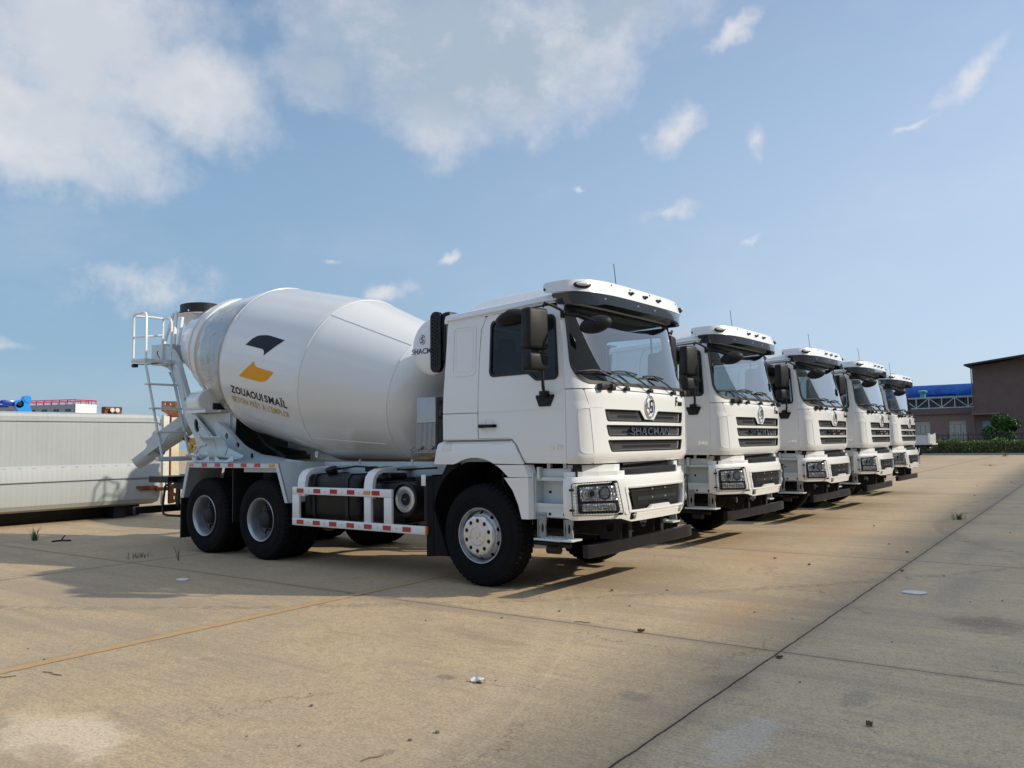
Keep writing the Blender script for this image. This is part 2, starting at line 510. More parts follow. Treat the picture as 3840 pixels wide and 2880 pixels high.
# visor
VT = se_table(.555, 1.235)
def visf(w, z, d):
    X, Y = se_at(VT, w); sgn = -1 if w < 0 else 1
    A = .555-(z-3.08)*.35 if z > 3.07 else .56+(3.07-z)*.02; B = 1.235-max(0, z-3.1)*.12
    if z < 3.07: B = 1.235-(3.07-z)*.3
    n = se_norm(X, Y, A, B)
    return Vector((.90+A*X-n.x*d, sgn*(B*Y-n.y*d), z))
# bumper plan
def smooth_plan(pts, N=260):
    P = [Vector(p) for p in pts]; out = []
    for i in range(len(P)-1):
        p0 = P[i-1] if i else Vector((P[1].x, -P[1].y)); p1, p2 = P[i], P[i+1]; p3 = P[i+2] if i+2 < len(P) else P[i+1]
        for k in range(24):
            t = k/24; out.append(.5*((2*p1)+(-p0+p2)*t+(2*p0-5*p1+4*p2-p3)*t*t+(-p0+3*p1-3*p2+p3)*t**3))
    out.append(P[-1]); W_ = [0]
    for a, b in zip(out, out[1:]): W_.append(W_[-1]+(b-a).length)
    return out, W_
BP, BW = smooth_plan([(1.56, 0), (1.553, .4), (1.53, .60), (1.455, .82), (1.36, 1.02), (1.285, 1.16), (1.225, 1.235), (1.15, 1.25), (1.12, 1.25)])
def bumpf(w, z, d):
    a = min(abs(w), BW[-1]-1e-6); i = 0
    lo, hi = 0, len(BW)-1
    while hi-lo > 1:
        m = (lo+hi)//2
        if BW[m] <= a: lo = m
        else: hi = m
    t = (a-BW[lo])/(BW[hi]-BW[lo]); p = BP[lo].lerp(BP[hi], t)
    i0, i1 = max(0, lo-6), min(len(BP)-1, hi+6)
    tn = (BP[i1]-BP[i0]).normalized()
    if lo < 6: tn = (BP[i1]-Vector((BP[6-lo].x, -BP[6-lo].y))).normalized()
    n = Vector((tn.y, -tn.x))
    if n.x < 0 and a < 1: n = -n
    d = d+max(0, z-1.13)*.35+max(0, .86-z)*.25
    q = p-n*d
    return Vector((q.x, q.y*(-1 if w < 0 else 1), z))
def bw_of_y(y):
    for p, w in zip(BP, BW):
        if p.y >= y: return w
    return BW[-1]
def S_logo(): return [(.55, .95), (-.12, .95), (-.48, .68), (-.48, -.12), (.06, -.12), (.06, -.60), (-.18, -.60), (-.55, -.60), (-.55, -.95), (.12, -.95), (.48, -.68), (.48, .12), (-.06, .12), (-.06, .60), (.55, .60)]

def make_wheel(T, x, side, rear):
    """wheel at axle x; side -1 = camera side; parts under truck T"""
    s = side
    ax = (0, s, 0); zc = .552
    O = (0, 0, 0)
    # tyre(s)
    def tyre(yo):   # yo outer face distance from centre line (abs)
        w = .30; r = .556
        pr = [(yo-w, .30), (yo-w+.0, .33), (yo-w-.008, .40), (yo-w-.004, .46), (yo-w+.012, .515), (yo-w+.034, .538), (yo-w+.05, r-.004), (yo-w+.10, r), (yo-w+.105, r-.014), (yo-w+.115, r-.014), (yo-w+.12, r+.002),
              (yo-.15, r+.002), (yo-.12, r+.002), (yo-.115, r-.014), (yo-.105, r-.014), (yo-.10, r), (yo-.05, r-.004), (yo-.034, .538), (yo-.012, .515), (yo-.010, .500), (yo+.004, .46), (yo+.003, .445), (yo+.008, .44), (yo+.008, .40), (yo+.003, .395), (yo+.002, .345), (yo-.004, .335), (yo, .33), (yo, .30)]
        sh = {3: -.0, 4: -.006, 5: -.016, 6: -.017, 7: -.012, 15: -.012, 16: -.017, 17: -.016, 18: -.006}
        def dr(j, i):
            if j in sh and i % 4 in (0,): return sh[j]
            if j in (10, 11, 12) and i % 4 == 2: return -.010
            return 0
        m = MB(); m.lathe(pr, O, ax, n=208, dr=dr, ref=(0, 0, 1)); return m
    root = None
    if not rear:
        Y = 1.225
        m = MB()
        pr = [(Y-.29, .285), (Y-.04, .272), (Y-.02, .286), (Y+.004, .290), (Y+.006, .298), (Y-.004, .302), (Y-.02, .30)]
        m.lathe(pr, O, ax, n=64)
        # disc: cone with hand holes
        out = ell(0, 0, 1, 1, 60)
        def cone(u, v, d):
            r = sqrt(u*u+v*v); k = interp(r, [(.19, Y+.0), (.225, Y-.012), (.275, Y-.085)])
            return Vector((u, s*(k-d), v))
        holes = [ [(.246*cos(2*pi*(i+.5)/10)+.021*cos(t)*-sin(2*pi*(i+.5)/10)+.016*sin(t)*cos(2*pi*(i+.5)/10), .246*sin(2*pi*(i+.5)/10)+.026*cos(t)*cos(2*pi*(i+.5)/10)+.016*sin(t)*sin(2*pi*(i+.5)/10)) for t in [2*pi*k/14 for k in range(14)]] for i in range(10)]
        m.panel(ell(0, 0, .272, .272, 72), holes+[ell(0, 0, .19, .19, 60)], .018, cone, 0, .008)
        rim = m.build('front_wheel', m_steel, T, loc=(x, 0, zc))
        c = MB()
        def fl(u, v, d):
            r = sqrt(u*u+v*v); return Vector((u, s*(Y+.035-interp(r, [(0, 0), (.20, 0), (.214, .008), (.222, .03)])-d), v))
        holes = [ell(.162*cos(2*pi*i/10+.3), .162*sin(2*pi*i/10+.3), .0225, .0225, 16) for i in range(10)]
        c.panel(ell(0, 0, .222, .222, 60), holes, .016, fl, 0, .03)
        c.lathe([(Y+.03, .108), (Y+.042, .106), (Y+.045, .098), (Y+.038, .094), (Y+.038, .0)], O, ax, n=40)
        lf = lambda u, v, d: Vector((-u*s*.085*-1, s*(Y+.045-d), v*.062))
        c.prism([(p[0]*.9, p[1]) for p in S_logo()], lf, 0, .01)
        c.build('hub_cover', m_cover, rim)
        nt_ = MB()
        for i in range(10):
            a = 2*pi*i/10+.3; px, pz = .162*cos(a), .162*sin(a)
            nt_.cyl((px, s*(Y-.01), pz), (px, s*(Y+.040), pz), .0225, .017, n=12)
        nt_.cyl((0, s*(Y-.25), 0), (0, s*(Y-.03), 0), .2, .19, n=32)
        nt_.build('wheel_nuts', m_matte, rim)
        tyre(Y-.005).build('tyre', m_tyre, rim)
        # brake drum behind
        b = MB(); b.cyl((0, s*(Y-.36), 0), (0, s*(Y-.115), 0), .262, n=40); b.build('brake_drum', m_dark, rim)
    else:
        Y = 1.235
        m = MB()
        pr = [(Y-.02, .298), (Y-.002, .300), (Y+.006, .296), (Y+.002, .288), (Y-.02, .276), (Y-.05, .268), (Y-.12, .262), (Y-.19, .250), (Y-.215, .240), (Y-.222, .235)]
        m.lathe(pr, O, ax, n=64)
        def disc(u, v, d): 
            r = sqrt(u*u+v*v); return Vector((u, s*(Y-.150-interp(r, [(.1, .03), (.2, 0)])-d), v))
        holes = [ell(.205*cos(2*pi*(i+.5)/8), .205*sin(2*pi*(i+.5)/8), .022, .022, 14) for i in range(8)]
        m.lathe([(Y-.62, .298), (Y-.60, .28), (Y-.34, .27), (Y-.33, .298)], O, ax, n=48)
        rim = m.build('rear_wheel', m_steel, T, loc=(x, 0, zc))
        m = MB(); m.panel(ell(0, 0, .256, .256, 64), holes+[ell(0, 0, .1, .1, 32)], .02, disc, 0, .012); m.build('wheel_disc', m_disc, rim)
        tyre(Y-.005).build('tyre', m_tyre, rim)
        tyre(Y-.335).build('tyre', m_tyre, rim)
        h = MB(); h.lathe([(Y-.60, .2), (Y-.26, .2), (Y-.185, .135), (Y-.17, .13), (Y-.06, .118), (Y-.045, .10), (Y-.03, .06), (Y-.03, 0.0)], O, ax, n=32)
        for i in range(10):
            a = 2*pi*i/10; h.cyl((.160*cos(a), s*(Y-.20), .160*sin(a)), (.160*cos(a), s*(Y-.125), .160*sin(a)), .014, n=8)
        h.build('hub', m_grey if False else m_dark, rim)
    return rim

def make_truck():
    T = empty('concrete_mixer_truck', (0, 0, 0))
    WB, BG = 3.9325, 1.3825
    # ---------------- wheels
    for s in (-1, 1):
        make_wheel(T, 0, s, False)
        make_wheel(T, -WB, s, True)
        make_wheel(T, -WB-BG, s, True)
    # ---------------- chassis
    m = MB()
    for s in (-1, 1):
        m.box((-3.1, s*.42, .985), (8.5, .08, .26), bev=.01)
        m.box((.95, s*.5, .80), (1.0, .07, .22))
        # leaf springs
        for k in range(4): m.box((0, s*.5, .70+k*.022), (1.6-k*.3, .08, .018))
        for k in range(5): m.box((-WB-BG/2, s*.52, .72+k*.025), (1.3-k*.15, .09, .02))
        m.box((-WB-BG/2, s*.5, .80), (.25, .12, .3))
        m.cyl((-.2, s*.52, .8), (-.2, s*.52, 1.2), .04)
    for x in (-7.2, -6.0, -4.6, -3.0, -1.6, 1.2): m.box((x, 0, .98), (.12, .8, .2))
    m.box((.9, 0, .9), (.5, 1.5, .25))
    m.build('chassis_frame', m_black, T)
    m = MB()
    m.cyl((0, -.95, .5), (0, .95, .5), .07); m.box((0, 0, .47), (.16, 1.0, .14), bev=.03)
    for x in (-WB, -WB-BG):
        m.cyl((x, -.95, .55), (x, .95, .55), .09); m.lathe([(-.24, .1), (-.2, .2), (0, .27), (.2, .2), (.24, .1)], (x, 0, .55), (1, 0, 0), n=24)
    m.build_each('axle', m_dark, T, key=lambda c: 0 if c.x > -2 else (1 if c.x > -4.62 else 2))
    m = MB()
    m.box((.55, 0, 1.05), (1.2, .75, .55), bev=.05); m.box((.5, 0, .65), (.9, .45, .3), bev=.05)
    m.box((-.6, 0, .85), (1.0, .4, .4), bev=.06); m.cyl((-1.1, 0, .75), (-4, 0, .6), .06)
    m.cyl((-.4, -.62, .72), (.5, -.62, .9), .035); m.cyl((.35, -.78, .62), (.95, -.78, .60), .03)
    m.cyl((.3, -1.0, .5), (1.0, -.95, .47), .025); m.cyl((1.0, -.35, .55), (1.0, .8, .5), .025)
    m.box((1.28, 0, .98), (.16, .95, .55), bev=.02)
    for k in range(9): m.box((1.37, 0, .76+k*.05), (.02, .92, .02))
    m.cyl((.75, -1.0, .43), (.90, -1.0, .43), .045)
    # inner front arch lining
    m.build('engine_bay', m_dark, T)
    m = MB()
    def arch(s):
        rows = []
        for i in range(17):
            a = radians(8)+radians(164)*i/16
            rows.append([(-.02+.66*cos(a), s*y, .74+.63*sin(a)) for y in (.45, .75, 1.19)])
        mm = MB(); mm.grid(rows); return mm
    for s in (-1, 1): m.join(arch(s).bm)
    for s in (-1, 1): m.box((0, s*.46, 1.05), (1.25, .02, .55))
    m.build_each('wheel_arch_liner', m_matte, T)
    # mudguard behind the front wheel (black) with flap
    for s in (-1, 1):
        m = MB()
        f = lambda x, z, d, s=s: Vector((x, s*(1.215-d), z))
        arc = [(-.04-.64*cos(a)*1.0, .76+.60*sin(a)) for a in [radians(75-k*10) for k in range(9)]]
        m.panel([(-.28, 1.335), (-.47, 1.33), (-.56, 1.19), (-.79, 1.18), (-.80, .27), (-.47, .30), (-.60, .62)]+arc[::-1][1:-1], [], .08, f, 0, .04)
        m.box((-.70, s*.98, .74), (.02, .48, .92)); m.box((-.63, s*.98, .30), (.30, .44, .02))
        m.build('mudguard', m_matte, T)
    # ---------------- cab
    cab = MB()
    # dark inner shell right behind the outer panels
    holes = []
    win = fil([(.174, 2.262), (.70, 2.265), (.80, 2.188), (1.092, 2.188), (1.042, 2.874), (.182, 2.884)], [.06, .06, .07, .06, .07, .06])
    for s in (-1, 1):
        f = sidef(s)
        cab.panel([(-.49, 1.35), (1.15, 1.35), (1.15, 2.1), (1.085, 2.96), (-.43, 2.96), (-.49, 1.9)], [win], .12, f, .024, .014)
    ws_out = fil([(-(W1-.075), 2.135), (W1-.075, 2.135), (W1-.085, 2.965), (-(W1-.085), 2.965)], [.24, .24, .06, .06], 8)
    cab.panel([(-W1-.05, 1.36), (W1+.05, 1.36), (W1+.05, 2.99), (-W1-.05, 2.99)], [ws_out], .09, cabf, .03, .012)
    cab.box((-.48, 0, 2.28), (.02, 2.36, 1.34)); cab.box((.35, 0, 1.37), (1.7, 2.38, .03)); cab.box((.35, 0, 1.52), (1.6, 2.3, .05))
    cab.box((.25, 0, 2.985), (1.5, 2.2, .02))
    cab_o = cab.build('cab', m_inter, T)
    # interior
    m = MB(); 
    m.box((1.02, 0, 1.98), (.42, 2.2, .30), bev=.06); m.box((1.18, 0, 2.08), (.30, 2.1, .06), rx=0, ry=.1, bev=.02); m.box((.98, .55, 2.12), (.25, .5, .12), bev=.04)
    m.build('dashboard', m_dash, cab_o)
    for y in (-.62, .62):
        m = MB()
        m.box((.28, y, 1.93), (.5, .5, .16), bev=.06); m.box((.02, y, 2.28), (.15, .48, .60), ry=-.16, bev=.06); m.box((-.04, y, 2.66), (.11, .27, .2), ry=-.1, bev=.05)
        m.box((.25, y, 1.7), (.3, .3, .35))
        m.build('seat', m_seat, cab_o)
    m = MB(); c = Vector((.78, .62, 2.17)); 
    pts = [c+Vector((.09*sin(a)*-1*.9, .22*cos(a), .2*sin(a)*.9+.0)) for a in [2*pi*i/32 for i in range(32)]]
    m.tube(pts, .016, 8, closed=True)
    for a in (0.2, pi-.2, -pi/2): m.tube([c, c+Vector((-.081*sin(a), .22*cos(a), .18*sin(a)))], .014, 6)
    m.cyl(c, c+Vector((.2, 0, -.3)), .03)
    m.build('steering_wheel', m_rubber, cab_o)
    m = MB(); m.box((-.465, -.1, 2.45), (.01, 1.5, .5), bev=.0); m.build('sleeper_curtain', mat('curtain', (.05, .055, .065), .9), cab_o)
    # windscreen
    m = MB(); ws_in = fil([(-(W1-.11), 2.17), (W1-.11, 2.17), (W1-.12, 2.94), (-(W1-.12), 2.94)], [.22, .22, .05, .05], 8)
    m.panel(ws_in, [], .05, cabf, .010)
    wso = m.build('windscreen', m_glass, cab_o, ang=60)
    m = MB(); m.panel(ws_out, [ws_in], .03, cabf, -.008, .03); m.build('windscreen_seal', m_rubber, cab_o, ang=50)
    # roof
    m = MB(); rows = []
    for i in range(25):
        x = -.50+1.68*i/24
        rear = interp(x, [(-.5, 0), (-.42, .35), (-.25, .8), (-.05, 1.0), (.9, .92), (1.2, .78)])
        zg = 2.965+(x+.5)*.045
        bx = max(0, x-.75)
        W_ = 1.2-max(0, x-.95)**2*1.2
        pr = [(1.0, -.045), (1.0, .0), (.985, .045), (.95, .065), (.86, .085), (.80, .10), (.70, .10+.12*rear), (.62, .10+.155*rear), (.3, .10+.185*rear), (0, .10+.19*rear)]
        rows.append([(x, -k*W_, zg+h) for k, h in pr]+[(x, k*W_, zg+h) for k, h in pr[::-1][1:]])
    m.grid(rows); 
    m.bm.faces.new([m.bm.verts.new(p) for p in rows[0]]); 
    m.build('roof', m_white, cab_o, ang=40, recalc=True)
    m = MB()
    for s in (-1, 1):
        m.tube([(-.46+1.52*k/10, s*(1.205), 2.955+1.52*k/10*.045) for k in range(11)], .014, 6)
    m.build_each('roof_gutter', m_white, cab_o)
    m = MB(); m.box((.62, 0, 3.28), (.62, .62, .05), bev=.02); m.build('roof_hatch', m_dnavy, cab_o)
    # rear quarter panels
    for s in (-1, 1):
        f = sidef(s)
        m = MB()
        m.panel(fil([(-.50, 1.892), (.012, 1.886), (.028, 2.5), (.045, 2.80), (.12, 2.945), (-.445, 2.948)], [.01, 0, 0, .1, .02, .04]), [], .1, f, 0, .02)
        # pressed panel
        emb = rect(-.365, -.02, 2.30, 2.87, .06); emb2 = rect(-.345, -.04, 2.32, 2.85, .05)
        m.panel(emb, [emb2], .03, f, -.006, .006); m.panel(rect(-.315, -.062, 2.35, 2.82, .04), [rect(-.309, -.068, 2.356, 2.814, .036)], .03, f, -.003, .003)
        m.panel([(-.50, 1.602), (.010, 1.600), (.010, 1.879), (-.50, 1.884)], [], .1, f, 0, .02)
        m.build('rear_quarter_panel', m_white, cab_o)
        # door
        m = MB()
        dout = fil([(.024, 1.603), (.47, 1.603), (.545, 1.53), (.65, 1.337), (1.163, 1.332), (1.165, 2.085), (1.098, 2.925), (1.0, 2.965), (.13, 2.948), (.058, 2.80), (.036, 2.5), (.022, 2.0)], [.01, .05, .1, .01, .02, .1, .04, .08, .05, .15, .1, .1])
        m.panel(dout, [win], .07, f, 0, .022)
        m.panel([(.026, 1.886), (1.16, 1.889), (1.16, 1.897), (.026, 1.894)], [], .2, f, -.004, .006)
        door = m.build('door', m_white, T)
        wi = fil([(.198, 2.288), (.715, 2.291), (.815, 2.214), (1.066, 2.214), (1.02, 2.85), (.204, 2.86)], [.05]*6)
        m = MB(); m.panel(win, [wi], .03, f, -.006, .03)
        m.panel([(.865, 2.22), (.885, 2.22), (.885, 2.855), (.865, 2.855)], [], .1, f, .004, .012)
        m.build('window_seal', m_rubber, door)
        m = MB(); m.panel(wi, [], .1, f, .012); m.build('door_window', m_sglass, door)
        m = MB()
        m.panel(rect(.115, .235, 1.655, 1.815, .035), [rect(.122, .228, 1.662, 1.808, .03)], .02, f, -.003, .004)
        m.build('handle_recess', m_white, door)
        m = MB(); m.panel(rect(.045, .275, 1.718, 1.752, .012), [], .02, f, -.035, .02); m.panel(rect(.045, .10, 1.715, 1.755, .015), [], .02, f, -.036, .036); m.panel(rect(.25, .275, 1.718, 1.752, .008), [], .02, f, -.035, .035)
        m.build('door_handle', m_blk, door)
        # 340 badge, reads forward on the camera side, backward order kept readable on the other side
        if s < 0: tf = lambda u, v, d, f=f: f(.972+u, 1.482+v, d)
        else: tf = lambda u, v, d, f=f: f(1.128-u, 1.482+v, d)
        text('340', .050, tf, 'number_badge', m_chrome, door, width=.155, bold=.02, depth=.008)
    # front face : corner panels, front panel, cowl
    zlo = 1.325
    ws_y = w_of_y(CT, 1.055/1.245)
    fp = lambda a, b: [(a, zlo), (b, zlo), (b+(.05 if b > 0 else .0)*0, 2.078), (a, 2.078)]
    m = MB()
    h1 = [(-.90, 1.88), (-.205, 1.88), (-.105, 1.783), (.105, 1.783), (.205, 1.88), (.90, 1.88), (.865, 1.752), (-.865, 1.752)]
    h2 = [(-.882, 1.718), (.882, 1.718), (.845, 1.597), (-.845, 1.597)]
    h3 = [(-.860, 1.563), (.860, 1.563), (.805, 1.438), (-.805, 1.438)]
    H = [fil(h1, [.012, .02, .02, .02, .02, .012, .045, .045]), fil(h2, [.012, .012, .045, .045]), fil(h3, [.012, .012, .045, .045])]
    wl = ws_y
    SE = [(wl-.02, zlo), (wl-.015, 1.45), (wl+.02, 1.8), (wl+.04, 1.90), (wl+.10, 2.078)]
    fpo = [(-SE[0][0], zlo), SE[0], SE[1], SE[2], SE[3], SE[4], (-SE[4][0], 2.078), (-SE[3][0], 1.90), (-SE[2][0], 1.8), (-SE[1][0], 1.45)]
    m.panel(fil(fpo, [.03, .03, 0, 0, 0, .02, .02, 0, 0, 0]), H, .05, cabf, 0, .022)
    # raised lower field seam
    m.panel([(-wl-.03, 1.897), (-.93, 1.897), (-.93, 1.902), (-wl-.03, 1.902)], [], .1, cabf, -.004, .004)
    m.panel([(wl+.03, 1.897), (.93, 1.897), (.93, 1.902), (wl+.03, 1.902)], [], .1, cabf, -.004, .004)
    fpan = m.build('front_panel', m_white, T, ang=40)
    def insf(w, z, d): return cabf(w, z, d)
    for hi, h in enumerate((h1, h2, h3)):
        m = MB()
        m.panel(H[hi], [], .06, insf, .045, .01)
        # bevel walls
        zt = h[0][1]; zb = h[-1][1]
        inner = fil([(-(h[1][0] if hi else .865)+.055*0-.0, zt-.012), ((h[1][0] if hi else .865)-.05, zt-.012), (-(h[-1][0])-.035, zb+.028), ((h[-1][0])+.035, zb+.028)][:0] or
                    [(h[0][0]+.055, zt-.004), (-h[0][0]-.055, zt-.004), (-h[-1][0]-.06, zb+.022), (h[-1][0]+.06, zb+.022)], [.01, .01, .02, .02])
        if hi == 0:
            inner = [(-.845, zt-.004), (-.255, zt-.004), (-.15, zb+.022), (-.805, zb+.022)]
            m.panel(fil(inner, [.01, .01, .01, .02]), [], .05, insf, .028, .02)
            m.panel(fil([(-a, b) for a, b in inner], [.01, .01, .01, .02]), [], .05, insf, .028, .02)
        else: m.panel(inner, [], .05, insf, .028, .02)
        gr = m.build('grille', m_grille, fpan, ang=40)
        m = MB(); zi, zj = zt-.008, zb+.016
        if hi == 0:
            ih = fil([(-.872, zi), (-.222, zi), (-.128, zb+.026), (.128, zb+.026), (.222, zi), (.872, zi), (.845, zj), (-.845, zj)], [.01, .02, .02, .02, .02, .01, .03, .03])
            ih = fil([(-.875, zi), (-.215, zi), (-.112, zb+.024), (.112, zb+.024), (.215, zi), (.875, zi), (.842, zj), (-.842, zj)], [.01, .015, .015, .015, .015, .01, .03, .03])
        else:
            a_, b_ = h[1][0], h[2][0]; ih = fil([(-a_+.028, zi), (a_-.028, zi), (b_-.020, zj), (-b_+.020, zj)], [.01, .01, .03, .03])
        m.panel(H[hi], [ih], .04, insf, .004, .018); m.build('grille_bevel', m_plastic, gr)
        m = MB()
        xa = -h[0][0]-.085
        def band(z0, z1, a, b):
            n = int((b-a)/.021)
            for i in range(n):
                w0 = a+(b-a)*i/n
                m.prism([(w0, z0), (w0+.0125, z0), (w0+.0225, z1), (w0+.010, z1)], insf, .0245, .030)
        if hi == 0:
            band(zt-.044, zt-.012, -xa+.02, -.26); band(zt-.044, zt-.012, .25, xa-.04); band(zt-.084, zt-.056, -.64, -.215); band(zt-.084, zt-.056, .19, .66)
        else:
            band(zt-.044, zt-.012, -xa+.02, xa-.04); band(zt-.084, zt-.056, -.56, .56)
        m.build_each('grille_slots', m_dark, gr, key=(lambda c: c.y > 0) if hi == 0 else (lambda c: 0))
    # chrome lettering and emblem
    text('SHACMAN', .078, lambda u, v, d: cabf(-.435+u, 1.617+v, d), 'brand_lettering', m_chrome, fpan, width=.90, bold=.010, depth=.035, d0=.02, space=1.15)
    text('F', .105, lambda u, v, d: cabf(.665+u+v*.12, 1.955+v, d), 'model_badge', m_blk, fpan, width=.055, bold=.015, depth=.008)
    text('3000', .050, lambda u, v, d: cabf(.725+u+v*.2, 1.955+v, d), 'model_badge', m_blk, fpan, width=.14, bold=.0, depth=.008)
    m = MB()
    pts = [cabf(.100*cos(a), 1.925+.118*sin(a), -.006) for a in [2*pi*i/48 for i in range(48)]]
    m.tube(pts, .0135, 10, closed=True)
    m.prism([(p[0]*.085, 1.925+p[1]*.078) for p in S_logo()], cabf, -.028, .0)
    m.build('emblem', m_chrome, fpan)
    for s in (-1, 1):
        m = MB()
        o = [(s*(W1+.005), zlo+.005)]+[(s*(a_+.006), b_) for a_, b_ in SE]+[(s*(W1+.003), 2.08)]
        def cpf(w, z, d):   # slight step where the bulge starts
            b = interp(z, [(1.34, 0), (1.37, .008), (1.86, .008), (1.90, .010), (1.93, .0)])
            k = interp(abs(w), [(wl-.1, 1), (W1-.13, 1), (W1-.03, .2), (W1, 0)])
            return cabf(w, z, d-b*k)
        m.panel(fil(o, [.03, .02, 0, 0, 0, .02, .02]), [], .035, cpf, 0, .022)
        # pressed outline
        a = wl
        ol = fil([(s*(a+.155), 1.43), (s*(a+.0), 1.425), (s*(a+.042), 1.89), (s*(a+.175), 1.885)], [.06, .005, .005, .06]); il = fil([(s*(a+.148), 1.436), (s*(a+.004), 1.431), (s*(a+.046), 1.884), (s*(a+.168), 1.879)], [.056, .004, .004, .056])
        m.panel(ol, [il], .03, cpf, -.004, .005)
        m.build('corner_panel', m_white, T, ang=40)
    m = MB()
    m.panel(fil([(-W1-.03, 2.088), (W1+.03, 2.088), (W1+.035, 2.99), (-W1-.035, 2.99)], .0), [ws_out], .045, cabf, 0, .03)
    cw = m.build('windscreen_surround', m_white, cab_o, ang=40)
    # wipers: pivots on the cowl and blades near the bottom of the glass
    def wp(w, z, d): return cabf(w, z, d)
    for k, (w0, w1, z1, b0, b1) in enumerate(((-.50, -1.02, 2.27, -1.20, -.72), (.02, -.46, 2.285, -.72, -.20), (.60, .16, 2.27, -.06, .42))):
        m = MB()
        m.box(wp(w0, 2.10, -.03), (.05, .07, .04), bev=.01)
        mid = (w0*.35+w1*.65, 2.10*.35+z1*.65+.0)
        m.tube([wp(w0, 2.115, -.05), wp(w0*.6+w1*.4, 2.19, -.055), wp((b0+b1)/2, z1, -.045)], .009, 6)
        N = 8; m.tube([wp(b0+(b1-b0)*i/N, z1-.012+.018*sin(pi*i/N), -.028) for i in range(N+1)], .010, 6)
        m.tube([wp(b0+(b1-b0)*i/N, z1-.028+.012*sin(pi*i/N), -.014) for i in range(N+1)], .006, 4)
        m.build('wiper', m_rubber, T)
    m = MB()
    for w in (-.78, -.95, .92): m.box(wp(w, 2.105, -.03), (.07, .07, .07), bev=.015)
    m.box(wp(-.86, 2.115, -.03), (.03, .12, .03))
    m.build_each('grab_handle', m_rubber, T)
    # ---------------- sun visor
    wv = VT[-1][0]-.0
    m = MB()
    m.panel(fil([(-wv+.02, 3.095), (-.9, 3.075), (.9, 3.075), (wv-.02, 3.095), (wv, 3.20), (.8, 3.225), (-.8, 3.225), (-wv, 3.20)], [.04, .05, .05, .04, .04, 0, 0, .04]), [], .06, visf, 0, .025)
    # top deck of visor
    rows = []
    for i in range(41):
        w = -wv+2*wv*i/40
        z = 3.222 if abs(w) < .8 else 3.222-(abs(w)-.8)/(wv-.8)*.03
        p = visf(w, z, .012); rows.append([p, Vector((max(.93, p.x-.15), p.y*.93, p.z+.012)), Vector((.90, p.y*.88, p.z+.01))])
    m.grid(rows)
    vis = m.build('sun_visor', m_white, T, ang=45)
    m = MB()
    m.panel(fil([(-wv+.10, 3.082), (-wv+.16, 2.965), (-.99, 2.945), (-.86, 2.972), (.86, 2.972), (.99, 2.945), (wv-.16, 2.965), (wv-.10, 3.082), (.9, 3.073), (-.9, 3.073)], [.02, .05, .03, .03, .03, .03, .05, .02, 0, 0]), [], .06, visf, .006, .010)
    sm = mat('smoked_visor_plastic', (.035, .042, .06), .12, 0, .8)
    m.build('smoked_screen', sm, vis, ang=45)
    m = MB()
    for w in (-.85, -.2, .2, .78): m.lathe([(0, .012), (.008, .01), (.010, 0)], visf(w, 3.022, .006), visf(w, 3.022, 0)-visf(w, 3.022, .1), n=12)
    m.build('screen_bolt', m_chrome, vis)
    m = MB()
    for w in (-.68, -.3, .16, .9): m.cyl(visf(w, 3.195, .002), visf(w, 3.195, -.004), .010, n=10)
    for s in (-1, 1): m.cyl(visf(s*(wv-.03), 3.13, .002), visf(s*(wv-.03), 3.13, -.004), .014, n=12)
    m.build('visor_screw', m_dark, vis)
    for w, big in ((-1.13, 1), (-.32, 0), (0, 0), (.32, 0), (1.13, 1)):
        m = MB(); p = visf(w, 3.15, 0); nrm = (visf(w, 3.15, -.1)-p).normalized(); yaw_ = atan2(nrm.y, nrm.x)
        mt = Matrix.Translation(p+nrm*(.01 if big else 0)) @ Matrix.Rotation(yaw_, 4, 'Z')
        def ellip(c, r, seg=20):
            b = bmesh.new(); bmesh.ops.create_uvsphere(b, u_segments=seg, v_segments=10, radius=1)
            bmesh.ops.scale(b, vec=r, verts=b.verts); bmesh.ops.translate(b, vec=c, verts=b.verts); b.transform(mt); m.join(b)
        if big:
            ellip((0, 0, 0), (.035, .10, .036)); ml = m.build('marker_light', m_rubber, vis)
            m = MB(); ellip((.022, .0, .006), (.030, .078, .024)); m.build('light_lens', mat('white_lens', (.78, .8, .8), .12, 0, 1), ml)
        else:
            ellip((0, 0, 0), (.022, .045, .022)); ellip((.02, .012, .004), (.022, .026, .016)); m.build('marker_light', m_rubber, vis)
    # antenna
    m = MB(); m.cyl((1.02, .12, 3.17), (1.02, .12, 3.24), .018, .01); m.tube([(1.02, .12, 3.2), (.99, .10, 3.62)], .0045, 6); m.build('antenna', m_rubber, T)
    # ---------------- mirrors
    for s in (-1, 1):
        m = MB()
        for zc_, h in ((2.69, .42), (2.355, .185)):
            m.box((.98, s*1.49, zc_), (.14, .27, h), rz=s*.25, bev=.035, seg=3)
        m.box((.98, s*1.49, 2.462), (.04, .06, .06))
        mir = m.build('side_mirror', m_plastic, T)
        m = MB()
        m.tube([(1.12, s*1.22, 2.90), (1.10, s*1.34, 2.93), (1.06, s*1.42, 2.955), (1.04, s*1.43, 2.91)], .015, 8)
        m.tube([(1.03, s*1.44, 2.27), (1.03, s*1.435, 2.12), (1.01, s*1.40, 2.08), (.95, s*1.30, 2.05)], .017, 8)
        m.box((.93, s*1.275, 2.045), (.09, .07, .06), bev=.01)
        m.build_each('mirror_arm', m_plastic, mir, key=lambda c: c.z > 2.5)
        m = MB(); m.panel(fil([(.80, 2.035), (1.045, 2.035), (.985, 1.918), (.845, 1.918)], .012), [], .05, sidef(s), -.012, .016); m.build('mirror_bracket_cover', m_plastic, mir)
        m = MB()
        for zc_, h in ((2.69, .38), (2.355, .15)): m.box((.912, s*1.473, zc_), (.004, .20, h), rz=s*.25)
